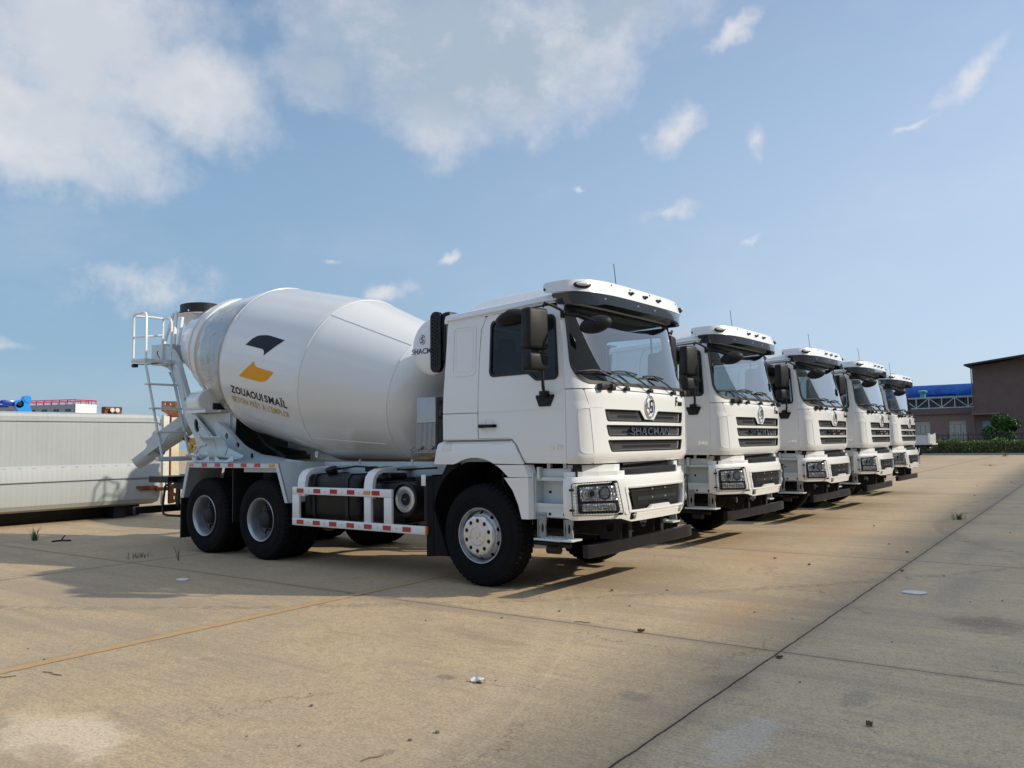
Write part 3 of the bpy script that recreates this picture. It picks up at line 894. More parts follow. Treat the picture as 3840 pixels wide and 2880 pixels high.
        m.build('mirror_glass', m_chrome, mir)
    # close-proximity mirror above the passenger door
    m = MB()
    b = bmesh.new(); bmesh.ops.create_uvsphere(b, u_segments=28, v_segments=16, radius=1); bmesh.ops.scale(b, vec=(.20, .13, .085), verts=b.verts)
    for v in b.verts:
        if v.co.x < -.02: v.co.z *= .9; v.co.z -= .02*(-v.co.x/.2)
    b.transform(Matrix.Translation((.66, -1.44, 2.845)) @ Matrix.Rotation(-.08, 4, 'Y')); m.join(b)
    m.tube([(.75, -1.4, 2.86), (.95, -1.45, 2.86)], .02, 8)
    m.build('kerb_mirror', m_plastic, T)
    # front oval mirror
    m = MB()
    b = bmesh.new(); bmesh.ops.create_uvsphere(b, u_segments=28, v_segments=16, radius=1); bmesh.ops.scale(b, vec=(.065, .165, .088), verts=b.verts)
    b.transform(Matrix.Translation((1.50, -1.17, 2.715)) @ Matrix.Rotation(-1.02, 4, 'Z') @ Matrix.Rotation(.22, 4, 'X')); m.join(b)
    fm = m.build('front_mirror', m_plastic, T)
    m = MB(); m.tube([cabf(-W1+.06, 2.86, -.012), (1.33, -1.25, 2.815), (1.42, -1.25, 2.79), (1.53, -1.22, 2.73)], .015, 8); m.box(cabf(-W1+.06, 2.86, -.01), (.05, .04, .08), bev=.01); m.build('mirror_arm', m_plastic, fm)
    # ---------------- bumper
    wE = BW[-1]; wc = bw_of_y(.62); wh0 = bw_of_y(.775); wh1 = bw_of_y(1.238)-.0
    m = MB()
    bo = [(-wE, .79), (-wh1, .765), (-wc-.10, .755), (-.57, .715), (.57, .715), (wc+.10, .755), (wh1, .765), (wE, .79), (wE, 1.17), (wE-.04, 1.195), (-wE+.04, 1.195), (-wE, 1.17)]
    gh = fil([(-.655, 1.062), (.655, 1.062), (.59, .835), (.25, .835), (.19, .868), (-.19, .868), (-.25, .835), (-.59, .835)], [.015, .015, .015, .02, .02, .02, .02, .015])
    th1 = rect(-.60, -.49, .732, .808, .02); th2 = rect(.49, .60, .732, .808, .02)
    m.panel(fil(bo, [0, 0, .1, .05, .05, .1, 0, 0, .01, .02, .02, .01]), [gh, th1, th2], .05, bumpf, 0, .03)
    # top deck
    rows = []
    for i in range(61):
        w = -wE+2*wE*i/60; a, b_ = bumpf(w, 1.194, .005), bumpf(w, 1.194, .16)
        rows.append([a, b_+Vector((0, 0, .006))])
    m.grid(rows)
    # lower raised lip of the grille opening and round fixing marks
    m.panel(fil([(-.69, 1.085), (.69, 1.085), (.625, .81), (-.625, .81)], .02), [fil([(-.672, 1.072), (.672, 1.072), (.607, .822), (-.607, .822)], .02)], .04, bumpf, -.006, .008)
    m.panel([(-.56, .782), (.56, .782), (.56, .787), (-.56, .787)], [th1, th2] if False else [], .1, bumpf, -.003, .004)
    for s in (-1, 1):
        for z in (1.03, .82): m.lathe([(0, .026), (.004, .024), (.0045, 0)], bumpf(s*(wc+.03), z, .0), bumpf(s*(wc+.03), z, -1)-bumpf(s*(wc+.03), z, 0), n=16)
    bum = m.build('bumper', m_white, T, ang=40)
    # shoulders above the bumper
    m = MB()
    for s in (-1, 1):
        up3 = lambda u, v, d, s=s: Vector((u, s*v, d))
        m.prism(fil([(1.47, .60), (1.455, .74), (1.36, .95), (1.26, 1.10), (1.19, 1.165), (1.08, 1.17), (1.08, .60)], [.02, .05, .1, .05, .03, 0, 0]), up3, 1.19, 1.245)
        m.prism(fil([(1.425, .62), (1.41, .73), (1.33, .90), (1.24, 1.04), (1.17, 1.10), (1.08, 1.11), (1.08, .62)], [.02, .05, .1, .05, .03, 0, 0]), up3, 1.2451, 1.312)
    m.build_each('bumper_shoulder', m_white, bum)
    m = MB()
    m.panel(gh, [], .05, bumpf, .05, .01)
    m.panel(fil([(-.57, 1.01), (.57, 1.01), (.52, .87), (.28, .87), (.2, .90), (-.2, .90), (-.28, .87), (-.52, .87)], .015), [], .05, bumpf, .032, .02)
    bg_ = m.build('bumper_grille', m_plastic, bum)
    m = MB()
    for z0, z1, a, b_ in ((1.018, 1.048, -.56, .56), (.925, .962, -.45, .45)):
        n = int((b_-a)/.022)
        for i in range(n):
            w0 = a+(b_-a)*i/n; m.prism([(w0, z0), (w0+.012, z0), (w0+.024, z1), (w0+.012, z1)], bumpf, .026 if z0 < 1 else .040, .034 if z0 < 1 else .049)
    m.build_each('grille_slots', m_grille, bg_, key=lambda c: c.z > .99)
    m = MB()
    for x_ in (-.14, .16):
        for z in (1.033, .943): m.lathe([(0, .012), (.006, .01), (.007, 0)], bumpf(x_, z, .024), (1, 0, 0), n=10)
    m.build('grille_bolts', m_chrome, bg_)
    m = MB(); m.panel(rect(-.62, -.47, .725, .815), [], .1, bumpf, .08, .01); m.panel(rect(.47, .62, .725, .815), [], .1, bumpf, .08, .01); m.build_each('tow_hole_back', m_dark, bum)
    # black mesh ledge above the bumper and the dark recess
    m = MB(); m.box((1.40, 0, 1.235), (.10, 1.26, .07), bev=.01); m.box((1.30, 0, 1.27), (.1, 1.2, .10)); m.box((1.2, 0, 1.25), (.05, 2.3, .2))
    m.tube([(1.37, -.5, 1.30), (1.38, .0, 1.315), (1.37, .45, 1.32)], .018, 8); m.tube([(1.34, -.55, 1.3), (1.34, .55, 1.3)], .012, 6)
    st = m.build('service_step', m_plastic, T)
    m = MB()
    for i in range(48):
        y = -.45+.9*i/48; m.box((1.452, y, 1.235), (.004, .008, .045), rx=.35)
    for yy in (-.45, -.12, .25): 
        for i in range(10): m.box((1.50, yy+i*.022, 1.204), (.07, .008, .004), rz=.4)
    m.build('step_grip', m_grille, st)
    # ---------------- headlights
    for s in (-1, 1):
        q = lambda a: s*a
        A0, A1 = wh0+.010, wh1-.05
        m = MB()
        m.panel(fil([(q(A0+.03), 1.13), (q(A1), 1.12), (q(A1-.01), .832), (q(A0-.040), .815)], .03), [], .05, bumpf, -.004, .02)
        hl = m.build('headlight', m_rubber, T)
        m = MB()
        up = fil([(q(A0+.045), 1.10), (q(A1-.03), 1.09), (q(A1-.035), .955), (q(A0+.0), .945)], .012)
        lo = fil([(q(A0+.03), .918), (q(A1-.05), .925), (q(A1-.055), .855), (q(A0+.01), .845)], .012)
        m.panel(up, [], .02, bumpf, -.006, .004); m.panel(lo, [], .02, bumpf, -.006, .004)
        m.build('reflector', m_facet, hl)
        m = MB()
        nr = lambda w, z: (bumpf(w, z, -.1)-bumpf(w, z, 0))
        for w, z, r in ((q(A1-.16), 1.025, .05), (q(A0+.16), 1.028, .055), (q(A1-.13), .893, .030), (q(A1-.25), .890, .030), (q(A0+.07), .885, .034)):
            m.lathe([(.004, r*1.12), (.014, r*1.08), (.012, r*.95), (.006, r*.55), (.012, r*.5), (.018, r*.3), (.019, 0)], bumpf(w, z, 0), nr(w, z), n=24)
        m.build('lamp_bowl', mat('lamp_bowl', (.88, .9, .92), .15, .25, .8), hl)
        m = MB(); m.lathe([(.008, .062), (.014, .07), (.017, .062), (.013, .055), (.008, .062)], bumpf(q(A0+.16), 1.028, 0), nr(q(A0+.16), 1.028), n=24)
        m.lathe([(.012, .02), (.016, .03), (.019, .015)], bumpf(q(A1-.16), 1.025, 0), nr(q(A1-.16), 1.025), n=16); m.build('lamp_ring', m_dark, hl)
        m = MB(); m.panel(up, [], .05, bumpf, -.022); m.panel(lo, [], .05, bumpf, -.022); m.build('headlight_lens', m_lens, hl)
        m = MB(); B0, B1 = wh0+.00, wh1-.0
        go = fil([(q(B0+.03), 1.147), (q(B1), 1.135), (q(B1-.005), .815), (q(B0-.05), .80)], .02)
        m.tube([bumpf(a, b_, -.036) for a, b_ in resamp(go, .04)], .0045, 6, closed=True)
        N = 17
        for i in range(1, N):
            t = i/N; wt, wb_ = B0+.03+(B1-B0-.03)*t, B0-.05+(B1-B0+.045)*t
            m.tube([bumpf(q(wt), 1.145-.01*t, -.034), bumpf(q((wt+wb_)/2), .97, -.040), bumpf(q(wb_), .80+.015*t, -.034)], .0015, 4)
        for i in range(1, 10):
            z = .805+.335*i/10; wl_ = B0-.05+.08*i/10
            m.tube([bumpf(q(wl_+(B1-wl_)*k/8), z, -.034) for k in range(9)], .0015, 4)
        for w, z in ((B1-.0, 1.07), (B1, .87), (B0+.06, 1.135), (B0-.02, .81)): m.box(bumpf(q(w), z, -.03), (.04, .04, .022), bev=.004)
        m.build('headlight_guard', m_blk, hl)
    # ---------------- front underrun bar
    m = MB()
    up_, uw = smooth_plan([(1.385, 0), (1.385, .6), (1.38, .9), (1.375, 1.06), (1.357, 1.18)])
    pl = [(p.x, -p.y) for p in reversed(up_)]+[(p.x, p.y) for p in up_[1:]]
    rows = []
    for i, p in enumerate(pl):
        a = Vector(pl[max(0, i-1)]); b_ = Vector(pl[min(len(pl)-1, i+1)]); t = (b_-a).normalized(); n = Vector((t.y, -t.x))
        c = Vector(p); f_, k_ = c+n*0, c-n*.07
        r_ = .006
        rows.append([(f_.x-n.x*r_, f_.y-n.y*r_, .395), (f_.x, f_.y, .395+r_), (f_.x, f_.y, .522-r_), (f_.x-n.x*r_, f_.y-n.y*r_, .522), (k_.x, k_.y, .522), (k_.x, k_.y, .395), (f_.x-n.x*r_, f_.y-n.y*r_, .395)])
    m.grid(rows)
    for r in (rows[0], rows[-1]): m.face([m.bm.verts.new(p) for p in r[:6]])
    ub = m.build('underrun_bar', m_black, T, recalc=True)
    m = MB()
    for y in (-.32, .42): m.box((1.29, y, .62), (.10, .02, .26)); m.box((1.33, y+.03, .62), (.02, .05, .24)); m.panel([(1.05, .50), (1.30, .50), (1.33, .78), (1.0, .80)], [ell(1.17, .64, .05, .07)], .06, lambda u, v, d, y=y: Vector((u, y-.12+d, v)), 0, .012)
    m.build_each('bar_bracket', m_dark, ub, key=lambda c: c.y > .05)
    # ---------------- fender and entry steps
    for s in (-1, 1):
        def ff(x, z, d, s=s):
            o = interp(z, [(1.0, 1.252), (1.33, 1.262), (1.5, 1.262), (1.56, 1.245), (1.59, 1.20)])
            k = interp(x, [(.45, 0), (.62, .03)]) if False else 0
            return Vector((x, s*(o-k-d), z))
        arc = [(-.345, 1.322)]+[(-.03+.60*cos(a), .795+.60*sin(a)) for a in [radians(116-k*7.5) for k in range(9)]]
        m = MB()
        up = [(-.63, 1.322), (-.575, 1.55), (-.50, 1.587), (.44, 1.587), (.52, 1.535), (.645, 1.325)]
        arc1 = [p for p in arc if p[1] > 1.315]
        m.panel(fil(up, [.01, .03, .03, .05, .06, .01])+arc1[::-1], [], .06, ff, 0, .03)
        # top closing to the cab
        lowarc = [(-.03+.60*cos(a), .795+.60*sin(a)) for a in [radians(58-k*6) for k in range(4)]]
        m.panel([(.645, 1.318)]+[(.695, 1.19)]+[(lowarc[-1][0], 1.19)]+lowarc[::-1][1:]+[(.25, 1.318)], [], .06, ff, .004, .03)
        la2 = [(.38, 1.182), (.49, 1.05), (.56, .90), (.60, .758)]
        m.panel([(.70, 1.187), (.69, .758)]+la2[::-1], [], .06, ff, -.006, .04)
        # chamfered leading edge of the lower fender
        m.grid([[(.70, s*1.258, 1.182), (.735, s*1.18, 1.182)], [(.69, s*1.258, .758), (.73, s*1.18, .758)]])
        m.grid([[(.645, s*1.25, 1.318), (.70, s*1.16, 1.318)], [(.695, s*1.25, 1.19), (.74, s*1.16, 1.19)]])
        m.box((.0, s*1.10, 1.595), (1.0, .3, .008))
        fe = m.build('fender', m_white, T)
        m = MB()
        if s < 0:
            tf = lambda x, z, d: ff(x, z, d)
            m.panel(rect(-.495, -.375, 1.472, 1.560), [rect(-.492, -.378, 1.475, 1.557)], .1, tf, -.002)
            random.seed(3)
            for r in range(3):
                for c_ in range(4+(r == 0)):
                    cx_ = -.48+c_*.026; cz_ = 1.543-r*.022
                    for k in range(3): m.panel(rect(cx_+random.uniform(0, .006), cx_+random.uniform(.009, .014), cz_-k*.004, cz_-k*.004+.0018), [], .1, tf, -.002)
            m.build('safety_sticker', m_sticker, fe)
        # steps
        m = MB()
        m.box((.93, s*1.03, 1.02), (.46, .02, .52)); m.box((.72, s*1.12, 1.0), (.02, .2, .46)); m.box((.93, s*1.08, 1.23), (.44, .12, .10), bev=.01)
        m.box((.93, s*1.16, .845), (.46, .02, .12)); m.box((.78, s*1.17, 1.235), (.03, .06, .12))
        for z, o in ((1.172, 1.16), (.905, 1.17)):
            m.box((.935, s*o, z), (.47, .02, .036)); m.box((.935, s*(o-.07), z+.006), (.46, .14, .012))
        for x_ in (.86, 1.06): m.box((x_, s*1.10, 1.30), (.035, .06, .06), rz=.2)
        es = m.build('entry_step', m_frame, T)
        m = MB()
        for x_, z in ((.82, 1.03), (.90, .815), (1.08, .815)): m.cyl((x_, s*(1.04 if z > 1 else 1.17), z), (x_, s*(1.045 if z > 1 else 1.175), z), .016, n=12)
        for zz, o in ((1.182, 1.09), (.915, 1.10)):
            for i in range(14): m.box((.72+i*.032, s*o, zz), (.016, .12, .004), rz=.3)
        m.build('step_holes', m_dnavy, es)
        m = MB()
        for x_ in (.80, 1.13):
            m.panel(fil([(-.045, .0), (.045, 0), (.035, .10), (.05, .19), (-.05, .19), (-.035, .10)], .01), [ell(0, .095, .018, .05, 16)], .03, lambda u, v, d, x_=x_, s=s: Vector((x_+u, s*(1.17-d)+0, .575+v)), 0, .02)
            m.cyl((x_-.055, s*1.17, .575), (x_-.055, s*1.17, .765), .008, n=8)
        m.panel([(.72, .76), (.86, .755), (.86, .83), (.72, .82)], [ell(.78, .80, .008, .008, 10), ell(.81, .80, .008, .008, 10), ell(.84, .80, .008, .008, 10)], .05, lambda u, v, d, s=s: Vector((u, s*(1.185-d), v)), 0, .01)
        hs = m.build_each('step_bracket', m_grey, T, key=lambda c: c.x > .97)[0]
        m = MB(); m.box((.955, s*1.12, .556), (.47, .20, .020), bev=.004)
        for i in range(9):
            for j in range(3): m.box((.80+i*.036, s*(1.06+j*.05), .572), (.018, .03, .014), rz=.5*(1 if (i+j) % 2 else -1))
        m.build('step_tread', m_frame, hs)
    # ---------------- side tank, air filter and guards
    m = MB(); m.box((-2.62, -.80, .885), (1.12, .62, .58), bev=.09, seg=4)
    ft = m.build('fuel_tank', m_black, T)
    m = MB()
    for x in (-2.95, -2.3):
        m.panel(rect(-1.125, -.475, .58, 1.19, .10, 6), [rect(-1.112, -.488, .593, 1.177, .09, 6)], .08, lambda u, v, d, x=x: Vector((x+d, u, v)), 0, .05)
    m.build_each('tank_strap', m_rubber, ft, key=lambda c: c.x > -2.6)
    m = MB(); m.cyl((-2.72, -.95, 1.17), (-2.72, -1.0, 1.235), .06, .075, n=20); m.cyl((-2.72, -1.0, 1.235), (-2.72, -1.01, 1.26), .08, n=20); m.box((-2.64, -.98, 1.25), (.1, .05, .03)); m.build('filler_cap', m_plastic, ft)
    m = MB()
    m.box((-1.62, -.80, .84), (.66, .55, .50), bev=.04); m.box((-1.75, -.86, 1.16), (.3, .3, .08), bev=.02); m.box((-1.1, -.7, 1.08), (.5, .3, .16), bev=.02)
    m.cyl((-1.26, -.5, .89), (-1.26, -.9, .89), .2, n=32); m.tube([(-2.9, -.9, 1.22), (-2.4, -.85, 1.28), (-1.6, -.8, 1.24), (-1.1, -.7, 1.26)], .012, 6)
    m.box((-.82, -.9, .9), (.25, .4, .5))
    for x in (-2.28, -1.97): m.box((x, -.7, 1.24), (.12, .12, .07), bev=.01)
    m.build('battery_box', m_black, T)
    m = MB(); m.lathe([(0, .205), (.22, .210), (.235, .20), (.238, .188), (.20, .186), (.20, 0.05), (.2, 0)], (-1.27, -.88, .895), (0, -1, 0), n=48)
    af = m.build('air_filter', m_rubber, T)
    m = MB(); m.lathe([(.0, .102), (.012, .108), (.016, .125), (.014, .150), (.004, .160), (0, .155)], (-1.27, -1.085, .895), (0, -1, 0), n=40); m.build('filter_ring', m_cover, af)
    m = MB(); m.lathe([(0, .108), (-.004, .09), (-.03, .03), (-.03, .012), (.0, .010), (.02, .008), (.02, 0)], (-1.27, -1.090, .895), (0, -1, 0), n=32); m.build('filter_cap', m_steel, af)
    m = MB(); m.box((-.93, -1.12, 1.13), (.07, .01, .13), bev=.002); pl_ = m.build('data_plate', m_white, T)
    # white tube guards on both sides
    for s in (-1, 1):
        m = MB(); Y = s*1.235
        m.box((-2.27, Y, .972), (1.88, .04, .098), bev=.008); m.box((-2.0, Y, .565), (2.42, .04, .098), bev=.008)
        m.box((-3.14, Y-s*.002, .768), (.14, .036, .31), bev=.004); m.box((-1.76, Y-s*.012, .768), (.12, .05, .31), bev=.01); m.box((-1.40, Y-s*.002, .768), (.13, .036, .31), bev=.004)
        for x in (-3.05, -1.76):
            pts = [(x, Y-s*.03, .9), (x, Y-s*.03, 1.06), (x, Y-s*.05, 1.15), (x, Y-s*.10, 1.205), (x, Y-s*.18, 1.235), (x, Y-s*.5, 1.25), (x, Y-s*.8, 1.255)]
            rr = []
            for p in pts: rr.append(p)
            # rectangular tube
            rows = []
            for i, p in enumerate(rr):
                a = Vector(rr[max(0, i-1)]); b_ = Vector(rr[min(len(rr)-1, i+1)]); t = (b_-a).normalized(); n = Vector((0, t.z, -t.y))*(-1)
                c = Vector(p); h = .05
                rows.append([c+Vector((-.075, 0, 0))-n*h*.5, c+Vector((.075, 0, 0))-n*h*.5, c+Vector((.075, 0, 0))+n*h*.5, c+Vector((-.075, 0, 0))+n*h*.5, c+Vector((-.075, 0, 0))-n*h*.5])
            m.grid(rows)
        gd = m.build('side_guard', m_white, T)
        fr = MB()
        xs1 = [-3.05+.305*i for i in range(4)]+[-1.52]
        for x in [-3.04, -2.70, -2.375, -2.05, -1.60]: fr.box((x, Y+s*.021, .972), (.135, .006, .056))
        for x in [-3.04, -2.71, -2.39, -2.06, -1.74, -1.41, -1.08]: fr.box((x, Y+s*.021, .565), (.135, .006, .056))
        fr.build_each('red_reflector', m_red, gd, key=lambda c: (round(c.x/.327), c.z > .8))
        fr = MB(); fr.box((-1.755, Y+s*.023, .974), (.12, .014, .045), bev=.006); fr.build('side_marker', m_orange, gd)
        fr = MB()
        for x in [-2.87, -2.54, -2.21, -1.9]: fr.box((x, Y+s*.0205, .968), (.012, .004, .02))
        for x in [-2.87, -2.55, -2.22, -1.9, -1.57, -1.25]: fr.box((x, Y+s*.0205, .562), (.012, .004, .02))
        fr.build('tape_print', mat('tape_print', (.45, .35, .4), .5), gd)
        fr = MB(); fr.box((-.79, s*1.228, .565), (.035, .04, .09), bev=.005); fr.build('side_marker', m_orange, T)
        # ---------------- rear fender
        f = lambda x, z, d, s=s: Vector((x, s*(1.25-d), z))
        prof_o = [(-5.935, .80), (-5.775, 1.335), (-3.52, 1.335), (-3.30, .80)]
        prof_i = [(-3.37, .80), (-3.57, 1.262), (-5.72, 1.262), (-5.865, .80)]
        m = MB()
        m.panel(prof_o+prof_i, [], .2, f, 0, .02)
        m.prism([(-5.775, 1.335), (-3.52, 1.335), (-3.52, 1.325), (-5.775, 1.325)], f, .0, .62)
        m.prism([(-3.52, 1.335), (-3.30, .80), (-3.312, .80), (-3.53, 1.325)], f, .0, .80)
        m.prism([(-5.775, 1.335), (-5.935, .80), (-5.925, .80), (-5.765, 1.325)], f, .0, .62)
        m.prism([(-4.45, 1.20), (-3.65, 1.20), (-3.65, 1.26), (-4.45, 1.26)], f, .1, .5)
        rf = m.build('rear_fender', m_frame, T)
        m = MB()
        for x in (-5.30, -4.96, -4.63, -4.31, -3.99): m.box((x, s*1.251, 1.299), (.135, .006, .050))
        m.build_each('red_reflector', m_red, rf, key=lambda c: round((c.x+.02)/.3275))
        m = MB(); m.box((-5.66, s*1.253, 1.299), (.11, .014, .038), bev=.006); m.box((-3.66, s*1.253, 1.299), (.12, .014, .038), bev=.006); m.build_each('side_marker', m_orange, rf, key=lambda c: c.x > -4.6)
        m = MB(); m.panel([(-5.72, 1.255), (-3.57, 1.255), (-3.37, .82), (-5.86, .82)], [], .3, f, .62, .01); m.build('fender_lining', m_dark, rf)
        m = MB(); m.box((-5.95, s*.95, .50), (.02, .58, .62)); m.box((-4.60, s*.98, .86), (.02, .5, .75)); m.build_each('mud_flap', m_rubber, T, key=lambda c: c.x > -5.3)
        if s < 0:
            m = MB(); m.tube([(-5.74, -1.12, 1.33), (-5.74, -1.12, 1.48), (-5.66, -1.12, 1.56), (-5.55, -1.12, 1.60), (-5.5, -1.1, 1.6)], .022, 8); m.build('grab_rail', m_frame, rf)
    # ---------------- subframe
    m = MB()
    for s in (-1, 1):
        m.box((-3.2, s*.43, 1.225), (4.4, .09, .21), bev=.01)
        m.box((-2.0, s*.50, 1.18), (2.0, .03, .08))
    m.panel([(-1.25, 1.14), (-.55, 1.14), (-.60, 1.36), (-.95, 1.52), (-1.08, 1.32), (-1.25, 1.30)], [], .1, lambda u, v, d: Vector((u, -.62+d, v)), 0, .04)
    for x in (-2.75, -1.75): m.cyl((x, -.47, 1.30), (x, -.47, 1.36), .02)
    # front pedestal holding the gearbox
    m.box((-1.0, 0, 1.75), (.22, .9, .8), bev=.02); m.box((-.9, 0, 1.35), (.7, .9, .12))
    m.build('subframe', m_frame, T)
    m = MB(); m.lathe([(-.45, .22), (-.2, .30), (.1, .30), (.2, .2)], (-1.15, 0, 2.02), (-cos(.2211), 0, sin(.2211)), n=32); m.build('gearbox', m_frame, T)
    # ---------------- drum
    al = .2211; P0 = Vector((-3.163, 0, 2.489)); A = Vector((-cos(al), 0, sin(al))); Nn = Vector((sin(al), 0, cos(al)))
    def drumf(s_, a_, d):      # s along axis, a arc length from the top towards the camera side
        r = 1.188; t = a_/r
        return P0+A*s_+(r-d)*(cos(t)*Nn+sin(t)*Vector((0, -1, 0)))
    m = MB()
    prof = [(-1.90, 0), (-1.895, .20), (-1.85, .45), (-1.76, .66), (-1.62, .81), (-1.50, .878), (-1.438, .900)]
    K = 14; prof += [(-1.438+1.438*i/K, .900+(1.188-.900)*i/K) for i in range(1, K)]
    prof += [(0, 1.188)]+[(1.896*i/14, 1.188) for i in range(1, 14)]+[(1.896, 1.188)]
    prof += [(1.896+1.10*i/10, 1.188-(1.188-.90)*(i/10)**1.12) for i in range(1, 11)]
    prof += [(3.05, .868), (3.10, .862), (3.11, .90), (3.22, .90), (3.23, .85), (3.42, .80), (3.43, .815), (3.46, .815), (3.47, .79), (3.9, .66), (4.02, .62), (4.02, .56)]
    m.lathe(prof, P0, A, n=144, ref=tuple(Nn))
    dr = m.build('mixing_drum', m_drum, T, ang=50)
    m = MB()
    for s_, r in ((0, 1.188), (1.896, 1.188), (-1.438, .900)):
        m.tube([P0+A*s_+(r+.001)*(cos(t)*Nn+sin(t)*Vector((0, 1, 0))) for t in [2*pi*i/120 for i in range(120)]], .0045, 5, closed=True)
    def conef(s_, th): r = .9+(1.188-.9)*(s_+1.438)/1.438+.001; return P0+A*s_+r*(cos(th)*Nn-sin(th)*Vector((0, 1, 0)))
    m.tube([conef(-1.438*k/12, .735) for k in range(13)], .006, 5); m.tube([conef(-.02-1.3*k/12, 2.36) for k in range(13)], .006, 5)
    m.tube([drumf(1.896*k/12, 2.03+1.5*0, .0) for k in range(0)] or [drumf(0, -1, 0), drumf(1.896, -1, 0)], .003, 4)
    m.build('weld_seam', m_drum, dr)
    # logo and lettering
    def splin(pts, n=5):
        P = [Vector(p) for p in pts]; out = []
        for i in range(len(P)):
            out.append(tuple(P[i]))
        return out
    blk = [(1.344, 1.608), (1.237, 1.500), (1.170, 1.455), (1.106, 1.430), (1.005, 1.411), (.935, 1.403), (.865, 1.402), (.523, 1.423), (.60, 1.488), (.679, 1.552), (.860, 1.703), (.862, 1.662), (.876, 1.640), (.90, 1.624), (.932, 1.614), (1.12, 1.612)]
    gld = [(1.383, 2.075), (1.204, 1.932), (1.046, 1.807), (1.042, 1.830), (1.024, 1.853), (1.0, 1.870), (.961, 1.882), (.75, 1.892), (.558, 1.894), (.620, 1.955), (.684, 2.012), (.730, 2.042), (.783, 2.064), (.84, 2.074), (.899, 2.078), (1.1, 2.079)]
    m = MB(); m.panel(blk, [], .04, drumf, -.004); m.build('drum_logo', m_dnavy, dr)
    m = MB(); m.panel(gld, [], .04, drumf, -.004); m.build('drum_logo', m_gold, dr)
    text('ZOUAOUI', .110, lambda u, v, d: drumf(1.643-u, 2.365-v, d), 'drum_lettering', m_blk, dr, width=.80, bold=.028, d0=-.004, space=1.08)
    text('SMAÏL', .110, lambda u, v, d: drumf(.800-u, 2.365-v, d), 'drum_lettering', m_blk, dr, width=.525, bold=.024, d0=-.004, space=1.12)
    text("BÉTON PRÊT À L'EMPLOI", .097, lambda u, v, d: drumf(1.668-u, 2.518-v, d), 'drum_lettering', m_gold2, dr, width=1.375, bold=.002, d0=-.004, space=1.06)
    # clear protective film over the rear cone on the camera side
    m = MB(); rows = []
    for i in range(31):
        row = []
        for j in range(9):
            s_ = 1.93+(2.95-1.93)*j/8; r = 1.188-(1.188-.90)*((s_-1.896)/1.10)**1.12+.012+random.uniform(0, .012)
            t = .75+1.75*i/30; row.append(P0+A*s_+r*(cos(t)*Nn+sin(t)*Vector((0, -1, 0))))
        rows.append(row)
    m.grid(rows); m.build('protective_film', m_film, dr, ang=80)
    # ---------------- water tank, intake, oil cooler
    m = MB(); m.lathe([(-1.0, 0.01), (-1.0, .2), (-.985, .30), (-.96, .335), (.96, .335), (.985, .30), (1.0, .2), (1.0, .01)], (-.91, 0, 2.715), (0, 1, 0), n=64)
    wt_ = m.build('water_tank', m_white, T, ang=50)
    tf = lambda u, v, d: Vector((-1.245+u, -1.003+d, 2.640+v))
    text('SHACMAN', .066, lambda u, v, d: Vector((-1.225+u, -1.004+d, 2.640+v)), 'tank_lettering', m_navy, wt_, width=.46, bold=.02)
    m = MB(); c = Vector((-1.045, -1.004, 2.81))
    for k in range(3):
        a0 = k*2*pi/3+.35
        ring = [(c.x+.048*cos(a0+t), c.z+.060*sin(a0+t)) for t in [1.75*i/12 for i in range(13)]]+[(c.x+.041*cos(a0+t), c.z+.052*sin(a0+t)) for t in [1.75*i/12 for i in range(12, -1, -1)]]
        m.panel(ring, [], .02, lambda u, v, d: Vector((u, -1.004+d, v)))
    m.panel([(c.x+p[0]*.038, c.z+p[1]*.040) for p in S_logo()], [], .02, lambda u, v, d: Vector((u, -1.004+d, v)))
    m.build('tank_logo', m_navy, wt_)
    m = MB()
    m.panel(fil([(-.845, 2.39), (-.68, 2.39), (-.675, 3.11), (-.84, 3.11)], .075, 8), [ell(-.80+.038*(k % 3)+0, 2.475+.043*k2+(.0 if k % 2 else .02), .0095, .0095, 10) for k in range(3) for k2 in range(14)], .05, lambda u, v, d: Vector((u, -1.08+d, v)), 0, .02)
    m.panel(fil([(-.845, 2.39), (-.68, 2.39), (-.675, 3.11), (-.84, 3.11)], .075, 8), [], .05, lambda u, v, d: Vector((u, -1.045+d, v)), 0, .02)
    m.box((-.62, -.93, 2.80), (.14, .26, .60), bev=.04); m.box((-.62, -.93, 2.42), (.09, .2, .4), bev=.02); m.box((-.72, -.95, 2.95), (.2, .22, .28), bev=.06); m.cyl((-.76, -1.07, 2.75), (-.7, -.85, 2.75), .06)
    m.build('air_intake', m_plastic, T)
    m = MB(); m.box((-1.035, -.86, 1.805), (.31, .20, .62), bev=.006)
    oc = m.build('oil_cooler', mat('cooler_metal', (.42, .43, .44), .35, .5, var=.1, dirt=.15), T)
    m = MB()
    for i in range(15): m.box((-1.178+i*.0205, -.963, 1.65), (.009, .012, .31))
    m.build('cooling_fins', mat('cooler_fin', (.50, .52, .54), .3, .8), oc)
    m = MB(); m.box((-1.035, -.9615, 1.65), (.30, .004, .32)); m.box((-.80, -.80, 1.75), (.10, .3, .7)); m.cyl((-.82, -.93, 1.9), (-.76, -.93, 1.9), .06); m.cyl((-.80, -.95, 2.04), (-.80, -.85, 2.04), .03); m.tube([(-.75, -.95, 1.85), (-.72, -.97, 1.7), (-.75, -.9, 1.5)], .02, 8)
    m.build('cooler_back', m_dark, oc)
    m = MB(); m.box((-1.05, -.80, 1.455), (.48, .35, .012)); m.box((-1.0, -.86, 1.475), (.3, .2, .03)); m.panel([(-1.2, 1.45), (-.75, 1.45), (-.7, 1.30), (-.85, 1.30)], [], .2, lambda u, v, d: Vector((u, -.75+d, v)), 0, .02)
